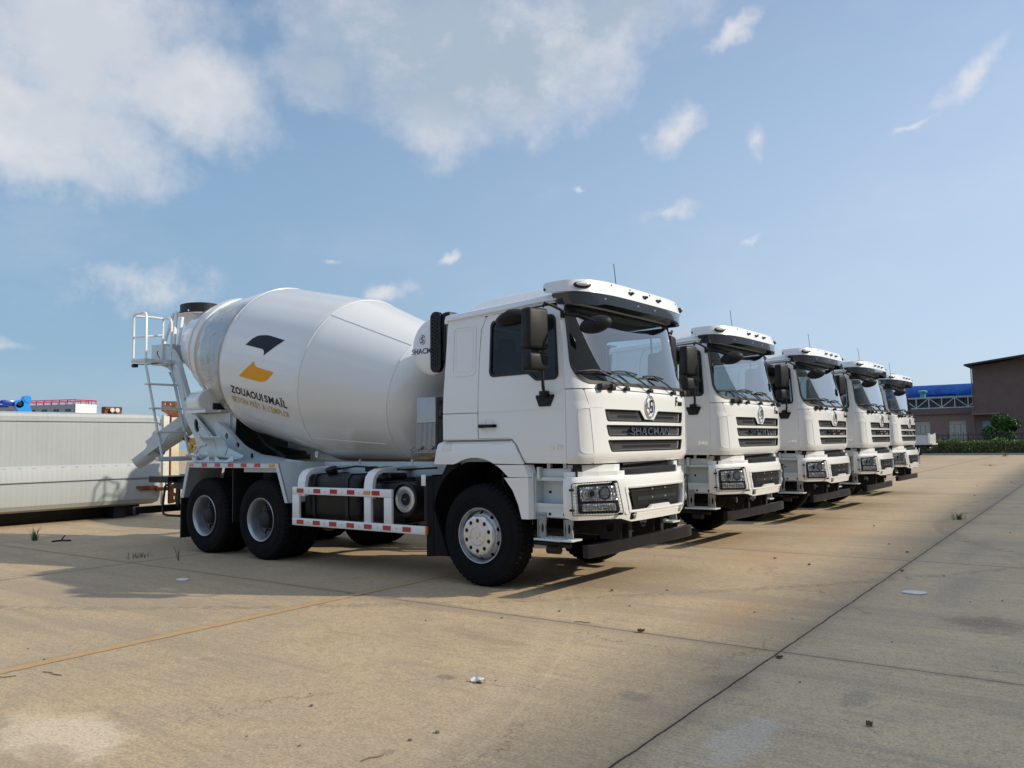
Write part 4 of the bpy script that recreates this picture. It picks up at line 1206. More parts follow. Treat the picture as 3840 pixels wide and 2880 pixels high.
    for x in (-1.18, -1.0): m.cyl((x, -.95, 1.455), (x, -.95, 1.50), .018, n=10); m.cyl((x+.05, -.97, 1.49), (x+.1, -.99, 1.52), .012, n=8)
    m.tube([(-1.22, -.98, 1.52), (-1.27, -1.0, 1.49), (-1.24, -.98, 1.45)], .014, 6)
    m.build('cooler_bracket', m_grey, oc)
    m = MB(); m.lathe([(0, .17), (.05, .17)], (-.62, -.62, 2.05), (0, -1, 0), n=24); m.tube([(-.62+.16*cos(a), -.75, 2.0+.2*sin(a)) for a in [pi/2+pi*i/14 for i in range(15)]], .035, 8); m.build('air_hose', m_grey, T)
    # ---------------- rear pedestal and cradle
    pf = lambda y, sg: (lambda u, v, d: Vector((u, y+sg*d, v)))
    m = MB()
    arm = fil([(-8.07, 3.40), (-7.52, 3.34), (-7.28, 3.22), (-7.10, 3.00), (-6.93, 2.66), (-6.76, 2.36), (-6.63, 2.10), (-6.26, 1.87), (-5.36, 1.345), (-6.45, 1.345), (-6.67, 1.74), (-7.02, 2.16), (-7.20, 2.62), (-7.42, 2.86), (-7.60, 3.00), (-8.07, 3.08)][:0] or
              [(-8.07, 3.08), (-8.07, 3.40), (-7.55, 3.345), (-7.30, 3.24), (-7.10, 3.02), (-6.76, 2.36), (-6.63, 2.10), (-5.95, 1.62), (-5.36, 1.345), (-6.45, 1.345), (-6.67, 1.74), (-7.02, 2.16), (-7.20, 2.62), (-7.42, 2.88), (-7.65, 3.02)],
              [.02, .02, .2, .15, .15, .1, .05, .3, 0, 0, .1, .1, .1, .1, .1])
    for s in (-1, 1):
        m.panel(arm, [ell(-6.52, 1.93, .085, .135, 24)] if False else [[(-6.60+.068*cos(t)-.03*sin(t), 1.92+.12*sin(t)) for t in [2*pi*i/24 for i in range(24)]]], .12, pf(s*.60, -s), 0, .02)
        # flange along the outer edge
        e = [(-6.64, 2.11), (-6.77, 2.38), (-7.11, 3.02), (-7.30, 3.22), (-7.5, 3.33)]
        rows = [[(x, s*.60, z), (x, s*.66, z+.0)] for x, z in e]; m.grid(rows)
        e = [(-7.04, 2.14), (-7.22, 2.62), (-7.43, 2.87)]; m.grid([[(x, s*.60, z), (x, s*.64, z)] for x, z in e])
    m.box((-6.2, 0, 1.75), (.9, 1.06, .72)); 
    m.panel([(-6.70, 2.12), (-5.62, 2.12), (-5.70, 1.345), (-6.4, 1.345)], [], .2, pf(-.50, 1), 0, 1.0)
    m.box((-7.9, 0, 3.25), (.30, 1.12, .3), bev=.01)
    m.box((-6.20, 0, 2.14), (.75, 1.3, .04))
    ped = m.build('rear_pedestal', m_frame, T)
    for s in (-1, 1):
        m = MB(); m.prism([(-6.60+.09*cos(t)-.03*sin(t), 1.92+.14*sin(t)) for t in [2*pi*i/20 for i in range(20)]], pf(s*.565, -s), 0, .01); m.build('hole_shade_disc', m_dnavy, ped)  # dark disc behind the hole paints its shade
    m = MB()
    for s in (-1, 1):
        crad = fil([(-6.08, 1.96), (-5.86, 1.96), (-5.62, 1.85), (-5.2, 1.57), (-4.75, 1.43), (-4.2, 1.375), (-3.75, 1.335), (-5.35, 1.335), (-5.75, 1.45), (-5.95, 1.72)], [.04, .1, .2, .3, .3, .2, 0, 0, .1, .1])
        m.panel(crad, [ell(-5.69, 1.735, .045, .052, 16), ell(-5.385, 1.60, .045, .052, 16), ell(-5.02, 1.42, .042, .05, 16)], .12, pf(s*.63, -s), 0, .02)
        e = [(-5.86, 1.965), (-5.62, 1.86), (-5.4, 1.71), (-5.2, 1.585), (-4.98, 1.50), (-4.75, 1.44), (-4.2, 1.385)]
        m.grid([[(x, s*.62, z), (x, s*.70, z)] for x, z in e])
    m.build_each('drum_cradle', m_frame, T)
    for s in (-1, 1):
        m = MB(); m.lathe([(-.30, .0), (-.30, .165), (-.28, .185), (.28, .185), (.30, .165), (.3, 0)], (-6.28, s*.68, 2.31), (1, s*.25, 0), n=40); m.box((-6.22, s*.7, 2.14), (.56, .30, .04)); m.build('roller_cover', m_white, T)
        m = MB(); m.cyl((-6.35, s*.42, 2.36), (-6.05, s*.42, 2.42), .13); m.box((-6.1, s*.55, 2.22), (.3, .3, .1)); m.build('drum_roller', m_dark, T)
    m = MB(); m.box((-5.64, 0, 1.74), (.02, .99, .72)); m.box((-5.2, .1, 1.38), (.7, .5, .08)); m.cyl((-5.5, .2, 1.5), (-4.9, .25, 1.42), .07); m.tube([(-5.6, -.2, 1.9), (-5.2, -.25, 1.6), (-4.6, -.3, 1.38)], .03, 8); m.build('pedestal_shade_sheet', m_dark, T)  # dark sheet added for the shade under the drum; pipes join it
    # bent handrails on the pedestal
    m = MB()
    m.tube([(-7.10, -.70, 2.95), (-7.0, -.74, 2.93), (-6.93, -.74, 2.85), (-6.78, -.74, 2.48), (-6.74, -.74, 2.40), (-6.80, -.70, 2.36)], .02, 8)
    m.build('grab_rail', m_frame, T); m = MB(); m.tube([(-6.35, -.70, 1.90), (-6.28, -.74, 1.93), (-6.18, -.74, 1.90), (-5.75, -.74, 1.5), (-5.6, -.72, 1.38)], .02, 8)
    m.build('grab_rail', m_frame, T)
    # charging hopper
    m = MB(); c0 = Vector((-7.52, 0, 4.02))
    def oval(c, rx, ry, z, n=40): return [Vector((c.x+rx*cos(t)*(1.0 if cos(t) > 0 else 1.0), ry*sin(t), z)) for t in [2*pi*i/n for i in range(n+1)]]
    m.grid([oval(c0, .16, .16, 3.42), oval(c0, .20, .20, 3.62), oval(c0, .33, .27, 3.86), oval(c0, .37, .31, 3.93), oval(c0, .41, .35, 3.93), oval(c0, .41, .35, 3.945), oval(c0, .36, .30, 3.945)])
    m.box((-7.98, 0, 3.975), (.25, .4, .015))
    for s in (-1, 1):
        m.tube([(-7.52, s*.50, 3.36), (-7.62, s*.42, 3.72), (-7.72, s*.34, 3.98)], .035, 8); m.tube([(-7.34, s*.52, 3.34), (-7.42, s*.40, 3.85)], .03, 8)
        m.tube([(-7.85, s*.50, 3.38), (-7.9, s*.30, 3.98)], .03, 8)
    hp = m.build('charging_hopper', m_white, T)
    m = MB(); 
    m.grid([oval(c0, .36, .30, 3.945), oval(c0, .38, .32, 3.95), oval(c0, .385, .325, 4.115), oval(c0, .36, .30, 4.125), oval(c0, .35, .29, 3.95)]); m.build('hopper_skirt', m_rubber, hp)
    m = MB(); m.cyl((-7.68, -.27, 3.98), (-7.69, -.31, 3.98), .018); m.cyl((-7.38, -.29, 3.98), (-7.375, -.315, 3.98), .018); m.build('skirt_bolt', m_chrome, hp)
    # discharge chute
    def trough(p0, p1, r0, r1, a0=-100, a1=100, up=Vector((0, 0, 1)), th=.012, n=16, side=0):
        mm = MB(); p0, p1 = Vector(p0), Vector(p1); ax = (p1-p0).normalized(); u = (up-ax*up.dot(ax)).normalized(); v = ax.cross(u)
        rows = []
        for k in range(7):
            t = k/6; c = p0.lerp(p1, t); r = r0+(r1-r0)*t
            o = [c+r*(-u*cos(radians(a0+(a1-a0)*i/n))+v*sin(radians(a0+(a1-a0)*i/n))) for i in range(n+1)]
            ii = [c+(r-th)*(-u*cos(radians(a0+(a1-a0)*i/n))+v*sin(radians(a0+(a1-a0)*i/n))) for i in range(n, -1, -1)]
            if side:
                o = [o[0]+u*side]+o+[o[-1]+u*side]; ii = [ii[0]+u*side]+ii+[ii[-1]+u*side]
            rows.append(o+ii+[o[0]])
        mm.grid(rows)
        for r in (rows[0], rows[-1]):
            q = r[:-1]; h = len(q)//2
            V = [mm.bm.verts.new(x) for x in q]
            for i in range(h-1): mm.face((V[i], V[i+1], V[len(q)-2-i], V[len(q)-1-i]))
        return mm
    m = trough((-6.95, -.10, 2.24), (-8.00, -.56, 1.56), .20, .145, -90, 90, side=.15)
    m.join(trough((-7.93, -.53, 1.58), (-8.30, -.70, 1.33), .165, .13, -90, 90, side=.05).bm)
    cd = Vector((-1.05, -.46, -.68)).normalized(); cn = Vector((.40, -.914, 0))
    c_a = Vector((-7.0, -.12, 2.21))
    m.tube([c_a+cn*.235+cd*t_+Vector((0, 0, k_)) for t_, k_ in ((0, -.12), (.35, -.12), (.45, -.05), (.75, -.05), (.85, -.12), (1.25, -.12))], .014, 6)
    for sg in (-1, 1): m.prism([(.98, -.10), (1.02, .20), (1.12, .22), (1.20, .10), (1.34, -.02), (1.30, -.12)], lambda u, v, d, sg=sg: c_a+cd*u+Vector((0, 0, v))+cn*sg*(.19+d), 0, .012)
    ch = m.build('discharge_chute', m_frame, T)
    m = MB(); m.cyl((-6.8, -.05, 1.45), (-7.4, -.28, 1.70), .035); m.cyl((-6.9, 0, 1.9), (-7.1, 0, 1.1), .06); m.build('chute_lift', m_dark, ch)
    m = MB(); m.cyl((-7.05, -.16, 1.56), (-7.45, -.32, 1.74), .045); m.build('chute_cylinder', mat('dark_red_paint', (.16, .015, .02), .4), ch)
    # chute extensions stored on the fender (two nested half pipes)
    for x0, x1, r in ((-6.02, -5.70, .185), (-5.68, -5.40, .18)):
        m = trough((x0, -.98, 1.56), (x1, -.98, 1.55), r, r*1.0, -150, 70, up=Vector((0, -.25, 1)))
        m.tube([(x0+.02, -1.08, 1.72), (x0+.02, -1.13, 1.77), (x0-.03, -1.11, 1.80)], .01, 6)
        m.build('chute_extension', m_frame, T)
    m = MB(); rows = []
    for i in range(13):
        t = i/12; x = -5.40+.45*t; zc_ = 1.555-.12*t
        rows.append([(x+.04*sin(a), -.98-.18*cos(a)*(1-.15*t), zc_+(-.18+.0*t)*sin(a)*(1-.7*t)) for a in [pi*k/12 for k in range(13)]])
    m.grid(rows); m.build('chute_lip', m_frame, T)
    m = MB()
    for x in (-5.62, -5.0): m.panel([(-.18, 0), (.18, 0), (.18, .10), (.05, .03), (-.08, .03), (-.18, .10)], [], .1, lambda u, v, d, x=x: Vector((x+u*1.3, -1.12+d, 1.337+v)), 0, .012)
    m.box((-5.3, -1.0, 1.345), (1.1, .4, .012)); m.panel(rect(-5.69, -5.55, 1.44, 1.60, .01), [rect(-5.675, -5.565, 1.455, 1.585)], .1, pf(-1.19, 1), 0, .008)
    m.build('chute_rack', m_frame, T)
    # ---------------- ladder and platform
    m = MB()
    ya, yb = -1.06, -.62; yc, yd = -.99, -.50
    T1, T2, B1, B2 = Vector((-7.42, ya, 3.03)), Vector((-7.42, yb, 3.03)), Vector((-6.95, yc, 1.39)), Vector((-6.95, yd, 1.39))
    m.tube([T1, B1], .022, 8); m.tube([T2, B2], .022, 8)
    lad = m.build('ladder', m_frame, T)
    m = MB()
    for t in (.24, .49, .735):
        a, b_ = T1.lerp(B1, t), T2.lerp(B2, t); a = a+(a-b_).normalized()*.05; b_ = b_+(b_-a).normalized()*.07
        c = (a+b_)/2; m.box(c, (.14, (b_-a).length, .028), bev=.004)
    m.build_each('ladder_rung', m_frame, lad, key=lambda c: round(c.z*2.6))
    m = MB(); m.box((-6.93, -.62, 1.385), (.10, .95, .075), bev=.008); m.build('ladder_foot_beam', m_frame, lad)
    m = MB(); m.box((-7.62, -.83, 3.05), (.44, .46, .03), bev=.004); m.box((-7.62, -1.072, 3.05), (.46, .02, .05)); m.box((-7.39, -.83, 3.05), (.02, .48, .05)); m.panel([(-7.5, 3.03), (-7.8, 3.03), (-7.55, 2.96)], [], .1, pf(-.6, -1), 0, .02)
    m.box((-7.55, -.6, 3.03), (.5, .3, .05))
    pf_ = m.build('platform', m_frame, T)
    m = MB()
    X0, X1 = -7.84, -7.42
    # hand rail hoops: near pair, then along the far side
    m.tube([(X0, -1.05, 3.05), (X0, -1.05, 3.55), (X0, -1.05, 3.80), (X0+.03, -1.05, 3.85), (X0+.10, -1.05, 3.87), (X1-.09, -1.05, 3.87), (X1-.03, -1.05, 3.85), (X1, -1.05, 3.78), (X1, -1.05, 3.05)], .021, 8)
    m.tube([(X1, -.60, 3.05), (X1, -.60, 3.72), (X1-.03, -.60, 3.79), (X1-.10, -.61, 3.82), (X1-.22, -.63, 3.82), (X0+.15, -.80, 3.83), (X0, -1.05, 3.84)], .021, 8)
    m.tube([(X1-.22, -.63, 3.82), (X1-.25, -.63, 3.05)], .02, 8)
    m.tube([(X0, -1.05, 3.47), (X1, -1.05, 3.45)], .017, 8); m.tube([(X0, -1.05, 3.47), (X1-.22, -.63, 3.53)], .017, 8)
    m.build('handrail', m_white, pf_)
    m = MB(); m.box((-7.84, -1.02, 2.985), (.09, .08, .06), bev=.01); m.tube([(-7.8, -1.0, 3.01), (-7.7, -.9, 3.0), (-7.5, -.8, 3.02)], .008, 5); m.tube([(-7.62, -.7, 3.12), (-7.66, -.72, 3.2), (-7.68, -.70, 3.25)], .008, 5); m.build('work_lamp', m_rubber, pf_)
    # ---------------- rear end
    m = MB()
    m.box((-7.62, 0, .53), (.10, 2.2, .12), bev=.01); m.box((-7.30, 0, .98), (.10, .9, .24))
    for s in (-1, 1): m.box((-7.45, s*.42, .78), (.1, .03, .5)); 
    m.box((-7.05, -.75, 1.05), (.6, .5, .10))
    m.tube([(-6.62, -1.0, 1.02), (-6.66, -1.1, .95), (-6.66, -1.14, .60), (-6.62, -1.14, .52), (-6.52, -1.14, .50), (-6.2, -1.1, .50)], .02, 8)
    m.tube([(-7.35, -.7, 1.1), (-7.35, -.7, .85)], .012, 6); m.tube([(-7.28, -.7, 1.1), (-7.28, -.7, .85)], .012, 6)
    m.box((-6.6, -.7, .98), (.5, .3, .16)); 
    m.build('rear_underrun_bar', m_black, T)
    m = MB(); m.box((-7.15, -.2, 1.60), (.20, .30, .26), bev=.02); m.box((-6.95, -.25, 1.60), (.22, .25, .22), bev=.03); m.cyl((-7.15, -.36, 1.58), (-7.15, -.38, 1.58), .03); m.build('yellow_machine_box', m_yellow, T)  # yellow box added on the truck for a machine standing beyond
    return T
# ================================================================== ground
GR = radians(1.6)         # the slab grid is turned slightly against the trucks
def ground_material():
    m = bpy.data.materials.new('concrete_ground'); m.use_nodes = True
    nt = m.node_tree; p = nt.nodes['Principled BSDF']; g = G(nt)
    P0_ = g.n('ShaderNodeTexCoord').outputs['Object']
    R_ = g.mapping(P0_, rot=(0, 0, -GR))
    xy = g.sep(R_)
    wob = g.m('MULTIPLY', g.m('SUBTRACT', g.noise(P0_, 3.0, 6, .7), .5), .035)
    # slab cell coordinates
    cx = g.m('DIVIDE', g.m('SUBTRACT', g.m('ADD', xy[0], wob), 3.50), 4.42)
    cy = g.m('DIVIDE', g.m('SUBTRACT', g.m('ADD', xy[1], wob), -2.2), 5.20)
    fx = g.m('SUBTRACT', cx, g.m('ROUND', cx)); fy = g.m('SUBTRACT', cy, g.m('ROUND', cy))
    dx = g.m('MULTIPLY', g.m('ABSOLUTE', fx), 4.42); dy = g.m('MULTIPLY', g.m('ABSOLUTE', fy), 5.20)
    jd = g.m('MINIMUM', dx, g.m('MULTIPLY', dy, 1.3))
    fine = g.noise(P0_, 60, 5, .7)
    joint = g.ramp(g.m('ADD', jd, g.m('MULTIPLY', g.m('SUBTRACT', fine, .5), .012)), .011, .002)
    jedge = g.ramp(jd, .14, .0)
    cell = g.n('ShaderNodeTexWhiteNoise', noise_dimensions='2D')
    g.put(cell.inputs[0], g.comb(g.m('FLOOR', cx), g.m('FLOOR', cy), 0.0))
    cv = cell.outputs[0]
    big = g.noise(P0_, .32, 6, .62, .4); mid = g.noise(P0_, 1.6, 7, .65); hi = g.noise(P0_, 14, 8, .72)
    base = g.mix(g.ramp(big, .32, .70), (.43, .350, .245, 1), (.55, .425, .272, 1))
    base = g.mix(g.m('MULTIPLY', g.ramp(mid, .42, .72), .6), base, (.375, .32, .24, 1))
    base = g.mix(g.m('MULTIPLY', g.ramp(g.noise(P0_, 4.2, 7, .75), .50, .74), .5), base, (.60, .50, .36, 1))
    base = g.mix(g.m('MULTIPLY', g.ramp(g.noise(P0_, 2.6, 8, .8, 1.2), .58, .72), .5), base, (.32, .27, .205, 1))
    base = g.mix(g.m('MULTIPLY', cv, .22), base, (.40, .35, .27, 1))
    base = g.mix(g.m('MULTIPLY', g.ramp(hi, .46, .62), .45), base, (.27, .225, .165, 1))
    sp = g.n('ShaderNodeTexVoronoi'); sp.inputs['Scale'].default_value = 30; g.put(sp.inputs['Vector'], P0_)
    spk = g.m('MULTIPLY', g.ramp(sp.outputs[0], .24, .10), g.ramp(g.noise(P0_, 12, 3, .5), .48, .60))
    base = g.mix(g.m('MULTIPLY', spk, .6), base, (.14, .115, .09, 1))
    sp2 = g.n('ShaderNodeTexVoronoi'); sp2.inputs['Scale'].default_value = 24; g.put(sp2.inputs['Vector'], g.mapping(P0_, loc=(5, 3, 0)))
    base = g.mix(g.m('MULTIPLY', g.m('MULTIPLY', g.ramp(sp2.outputs[0], .20, .06), g.ramp(g.noise(P0_, 11, 3, .5), .5, .65)), .5), base, (.62, .55, .45, 1))
    # broom finish, running across the slabs (x direction)
    br = g.noise(g.mapping(R_, scl=(2.2, 42, 1)), 1.0, 4, .65)
    bramt = g.m('MULTIPLY', g.ramp(g.noise(P0_, .8, 4, .6), .38, .62), .55)
    base = g.mix(g.m('MULTIPLY', g.ramp(br, .47, .57), bramt), base, (.31, .26, .20, 1))
    # long wind-blown dirt streaks
    st = g.noise(g.mapping(R_, scl=(.10, 1.5, 1)), 1.0, 8, .72, .5)
    base = g.mix(g.m('MULTIPLY', g.ramp(st, .50, .60), .62), base, (.31, .265, .21, 1))
    # faint tyre marks: arcs swept round a distant centre
    def arc(cx_, cy_, r, w, col, k, base):
        v = g.vm('DISTANCE', P0_, (cx_, cy_, 0), 1)
        dd = g.m('ABSOLUTE', g.m('SUBTRACT', v, r))
        t = g.m('MULTIPLY', g.ramp(dd, w, w*.3), g.ramp(g.noise(g.mapping(P0_, scl=(1, 1, 1)), 7, 5, .7), .40, .6))
        return g.mix(g.m('MULTIPLY', t, k), base, col)
    base = arc(-8.0, -8.0, 11.2, .10, (.58, .50, .40, 1), .28, base)
    base = arc(-8.0, -8.0, 11.42, .03, (.62, .54, .44, 1), .28, base)
    base = arc(-14, 14, 21.5, .12, (.19, .16, .13, 1), .55, base)
    base = arc(10, 9, 7.2, .14, (.17, .15, .12, 1), .5, base)
    base = arc(22, 12, 19.4, .10, (.17, .15, .12, 1), .3, base)
    # stains with a shape of their own
    def spot(x, y, rx, ry, col, k, base, sc=5, soft=.5):
        q = g.mapping(P0_, loc=(-x/rx, -y/ry, 0), scl=(1/rx, 1/ry, 0))
        l = g.vm('LENGTH', q, None, 1)
        l = g.m('ADD', l, g.m('MULTIPLY', g.m('SUBTRACT', g.noise(P0_, sc, 6, .7), .5), 1.3))
        t = g.m('MULTIPLY', g.ramp(l, 1.0, 1-soft), g.ramp(g.noise(P0_, 30, 6, .75), .30, .52))
        return g.mix(g.m('MULTIPLY', t, k), base, col)
    base = spot(.98, -5.95, .62, .36, (.74, .66, .54, 1), .6, base, 4)
    base = spot(1.2, -6.1, .28, .12, (.33, .27, .2, 1), .6, base, 6)
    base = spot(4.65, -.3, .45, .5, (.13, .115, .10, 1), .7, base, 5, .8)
    base = spot(3.55, -3.05, .25, .3, (.17, .15, .125, 1), .6, base, 6, .8)
    base = spot(1.97, -3.95, .09, .07, (.16, .14, .12, 1), .8, base, 12)
    base = spot(2.8, -1.0, .5, 1.2, (.46, .29, .16, 1), .5, base, 3, .9)
    base = spot(1.7, 2.5, .8, 1.2, (.46, .28, .15, 1), .55, base, 3, .9)
    base = spot(1.6, 6.0, .8, 1.4, (.46, .29, .16, 1), .5, base, 3, .9)
    base = spot(.4, -1.5, .8, .3, (.46, .30, .17, 1), .4, base, 4, .9)
    base = spot(.2, -4.6, .10, .06, (.24, .205, .16, 1), .4, base, 14)
    base = spot(-.1, -5.0, .20, .05, (.27, .235, .19, 1), .35, base, 12)
    base = spot(2.62, -5.1, .05, .07, (.2, .175, .14, 1), .5, base, 16)
    base = spot(3.2, -3.6, .14, .10, (.19, .17, .15, 1), .6, base, 16)
    base = spot(4.3, -2.9, .10, .25, (.22, .20, .18, 1), .6, base, 12)
    base = spot(1.3, -2.9, .5, .2, (.27, .22, .165, 1), .45, base, 8, .8)
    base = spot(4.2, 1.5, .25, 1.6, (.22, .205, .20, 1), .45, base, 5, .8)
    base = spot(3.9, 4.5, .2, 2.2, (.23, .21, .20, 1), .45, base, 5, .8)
    base = spot(4.0, -3.9, .18, .5, (.50, .47, .44, 1), .5, base, 6)
    base = spot(1.6, -3.0, .4, .12, (.26, .22, .17, 1), .5, base, 6)
    gr_ = g.noise(P0_, 55, 6, .8)
    base = g.mix(g.m('MULTIPLY', g.ramp(gr_, .50, .40), .52), base, (.19, .155, .115, 1))
    base = g.mix(g.m('MULTIPLY', g.ramp(gr_, .53, .64), .40), base, (.74, .63, .48, 1))
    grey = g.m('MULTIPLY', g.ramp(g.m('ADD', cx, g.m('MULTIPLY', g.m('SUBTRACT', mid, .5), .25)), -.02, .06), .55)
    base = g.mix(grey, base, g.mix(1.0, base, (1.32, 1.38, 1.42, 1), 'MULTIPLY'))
    # joints: dark filler with chipped, dirty edges
    base = g.mix(g.m('MULTIPLY', g.m('MULTIPLY', jedge, jedge), .35), base, (.22, .185, .14, 1))
    base = g.mix(joint, base, (.035, .033, .028, 1))
    # hair cracks
    vo = g.n('ShaderNodeTexVoronoi', feature='DISTANCE_TO_EDGE'); vo.inputs['Scale'].default_value = .42
    g.put(vo.inputs['Vector'], g.vm('ADD', P0_, g.vm('SCALE', g.noise(P0_, 1.4, 6, .7, out=1))))
    ck = g.m('MULTIPLY', g.ramp(vo.outputs[0], .0035, .0012), g.ramp(g.noise(P0_, .5, 3, .5), .50, .58))
    base = g.mix(g.m('MULTIPLY', ck, .7), base, (.10, .085, .07, 1))
    base = g.mix(1.0, base, (1.05, .975, .875, 1), 'MULTIPLY')
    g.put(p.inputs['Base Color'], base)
    p.inputs['Roughness'].default_value = .82
    p.inputs['Specular IOR Level'].default_value = .35
    h = g.m('ADD', g.m('MULTIPLY', hi, .5), g.m('MULTIPLY', br, .35))
    h = g.m('SUBTRACT', h, g.m('MULTIPLY', joint, 3.0))
    b = g.n('ShaderNodeBump'); b.inputs['Strength'].default_value = .6; b.inputs['Distance'].default_value = .006
    g.put(b.inputs['Height'], h); nt.links.new(b.outputs[0], p.inputs['Normal'])
    return m
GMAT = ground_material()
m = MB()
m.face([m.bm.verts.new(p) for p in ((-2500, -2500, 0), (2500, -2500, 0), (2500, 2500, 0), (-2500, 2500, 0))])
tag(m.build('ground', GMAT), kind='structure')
# yellow bay line, worn
ymat = bpy.data.materials.new('worn_yellow_line'); ymat.use_nodes = True
_nt = ymat.node_tree; _p = _nt.nodes['Principled BSDF']; _g = G(_nt); _P = _g.n('ShaderNodeTexCoord').outputs['Object']
_w = _g.m('ADD', _g.m('MULTIPLY', _g.noise(_P, 9, 8, .75), .6), _g.m('MULTIPLY', _g.noise(_P, 60, 4, .7), .4))
_g.put(_p.inputs['Base Color'], _g.mix(_g.ramp(_w, .40, .60), (.46, .26, .09, 1), (.46, .34, .20, 1))); _p.inputs['Roughness'].default_value = .8
m = MB()
def line_strip(x0, y0, x1, y1, w, n=60):
    a, b = Vector((x0, y0)), Vector((x1, y1)); t = (b-a).normalized(); nn = Vector((t.y, -t.x)); rows = []
    for i in range(n+1):
        c = a.lerp(b, i/n); k = w/2*(1+random.uniform(-.10, .10)); rows.append([(*(c-nn*k), .004), (*(c+nn*k), .004)])
    m.grid(rows)
line_strip(-.66, -7.2, -1.05, 5.2, .115, 160); line_strip(-1.05, 5.2, -3.0, 64, .115, 60)
tag(m.build('road_marking', ymat), kind='structure')

# ================================================================== the row of trucks
TRUCK = make_truck()
def kids(o): return [c for c in list(COL.objects) if c.parent == o]
GRP = 'white concrete mixer trucks parked in a row'
tag(TRUCK, 'nearest white concrete mixer truck with black and gold lettering on its drum', 'mixer truck', GRP)
KID = {}
for o_ in list(COL.objects):
    if o_.parent: KID.setdefault(o_.parent.name, []).append(o_)
def copy_tree(o, parent=None):
    c = o.copy(); COL.objects.link(c); c.parent = parent
    for ch in KID.get(o.name, []): copy_tree(ch, c)
    return c
for (tx, ty, rz), lb in zip(((-.31, 4.196, radians(.25)), (-.296, 8.097, radians(-.2)), (-.25, 11.576, radians(.3)), (-.60, 16.2, radians(-.2))),
        ('white mixer truck parked directly behind the nearest one, second cab in the row',
         'white mixer truck in the middle of the row, third cab from the front',
         'white mixer truck parked between the third and the farthest, fourth cab in the row',
         'farthest white mixer truck in the row, its cab beside the blue roofed building')):
    c = copy_tree(TRUCK); c.location = (tx, ty, 0); c.rotation_euler = (0, 0, rz); c['label'] = lb

# ================================================================== silos lying on the left
def ribmat(name, col, stain, scale=1.0):
    m = bpy.data.materials.new(name); m.use_nodes = True; nt = m.node_tree; p = nt.nodes['Principled BSDF']; g = G(nt)
    P = g.n('ShaderNodeTexCoord').outputs['Object']
    strk = g.noise(g.mapping(P, scl=(1, 9, .5)), 2.2, 8, .72)
    big = g.noise(P, 1.1, 6, .65)
    c = g.mix(g.m('MULTIPLY', g.ramp(strk, .46, .72), .55), (*col, 1), (*stain, 1))
    c = g.mix(g.m('MULTIPLY', g.ramp(big, .45, .75), .35), c, tuple(x*.8 for x in col)+(1,))
    z = g.sep(P)[2]
    yel = g.m('MULTIPLY', g.ramp(g.m('ADD', z, g.m('MULTIPLY', g.noise(g.mapping(P, scl=(1, 5, .3)), 2, 6, .7), .5)), 1.15, .5), .30)
    c = g.mix(yel, c, (.36, .36, .27, 1))
    rust = g.m('MULTIPLY', g.ramp(g.noise(P, 2.3, 6, .7), .66, .76), .7)
    c = g.mix(rust, c, (.38, .26, .10, 1))
    g.put(p.inputs['Base Color'], c); p.inputs['Roughness'].default_value = .5
    w = g.n('ShaderNodeTexWave', bands_direction='Y'); w.inputs['Scale'].default_value = 3.2*scale; g.put(w.inputs['Vector'], P); w.inputs['Distortion'].default_value = .3; w.inputs['Detail Scale'].default_value = 3
    b = g.n('ShaderNodeBump'); b.inputs['Strength'].default_value = .22; b.inputs['Distance'].default_value = .008
    g.put(b.inputs['Height'], w.outputs[0]); nt.links.new(b.outputs[0], p.inputs['Normal'])
    return m
m_silo = ribmat('silo_white_ribbed', (.375, .40, .415), (.33, .345, .345))
m_silo2 = ribmat('silo_pale_green', (.40, .46, .44), (.30, .34, .32))
m_rust = mat('rusted_steel', (.20, .065, .028), .8, var=.5, vscale=9, bump=.4, bscale=50, dirt=.6, dcol=(.30, .13, .05))
m_rusty = mat('rust_stained_paint', (.62, .55, .38), .6, var=.15, dirt=.8, dcol=(.38, .20, .07))
m_white2 = mat('old_white_paint', (.66, .65, .60), .5, var=.1, dirt=.35, dcol=(.42, .36, .24))
def silo_body(X, prof, y0, y1, endr=.14):
    """profile (dx, z) open polyline on the +x side mirrored round; rounded right end"""
    mb = MB(); ys_ = [y0]+[y0+(y1-endr-y0)*i/10 for i in range(1, 11)]+[y1-endr*(1-sin(pi/2*k/5)) for k in range(1, 6)]
    zc = sum(z for _, z in prof)/len(prof); xc = X-1.15
    rows = []
    for y in ys_:
        e = max(0, y-(y1-endr))/endr; k = 1-.0*e; ins = endr*(1-sqrt(max(0, 1-e*e)))
        row = []
        for dx, z in prof:
            x = X+dx; row.append((x-ins*(1 if x > xc else -1), y, z-(ins if z > zc else -ins)*.6))
        rows.append(row)
    mb.grid(rows); mb.bm.faces.new([mb.bm.verts.new(p) for p in rows[-1]]); mb.bm.faces.new([mb.bm.verts.new(p) for p in rows[0]])
    return mb
prof = [(-.50, 2.375), (-.10, 2.365), (-.03, 2.34), (0, 2.28), (0, 2.18), (-.03, 2.175), (-.03, 2.125), (.0, 2.12), (-.005, 1.24), (.03, 1.19), (.075, .93), (.075, .905), (.03, .90), (.03, .86), (.06, .855), (.06, .60), (.04, .42), (-.02, .33), (-.20, .28), (-1.9, .27), (-2.15, .4), (-2.2, 1.0), (-2.2, 2.2), (-2.0, 2.37)]
s1 = empty('silo_tank', (-13.6, -5, 0), 0, 'long white ribbed silo lying on the concrete left of the nearest mixer truck', 'silo')
def at(o, par):
    o.parent = par; o.matrix_parent_inverse = Matrix.Translation(par.location).inverted(); return o
at(silo_body(-12.5, prof, -13.0, 2.08).build('shell', m_silo, None, ang=25), s1)
m = MB()
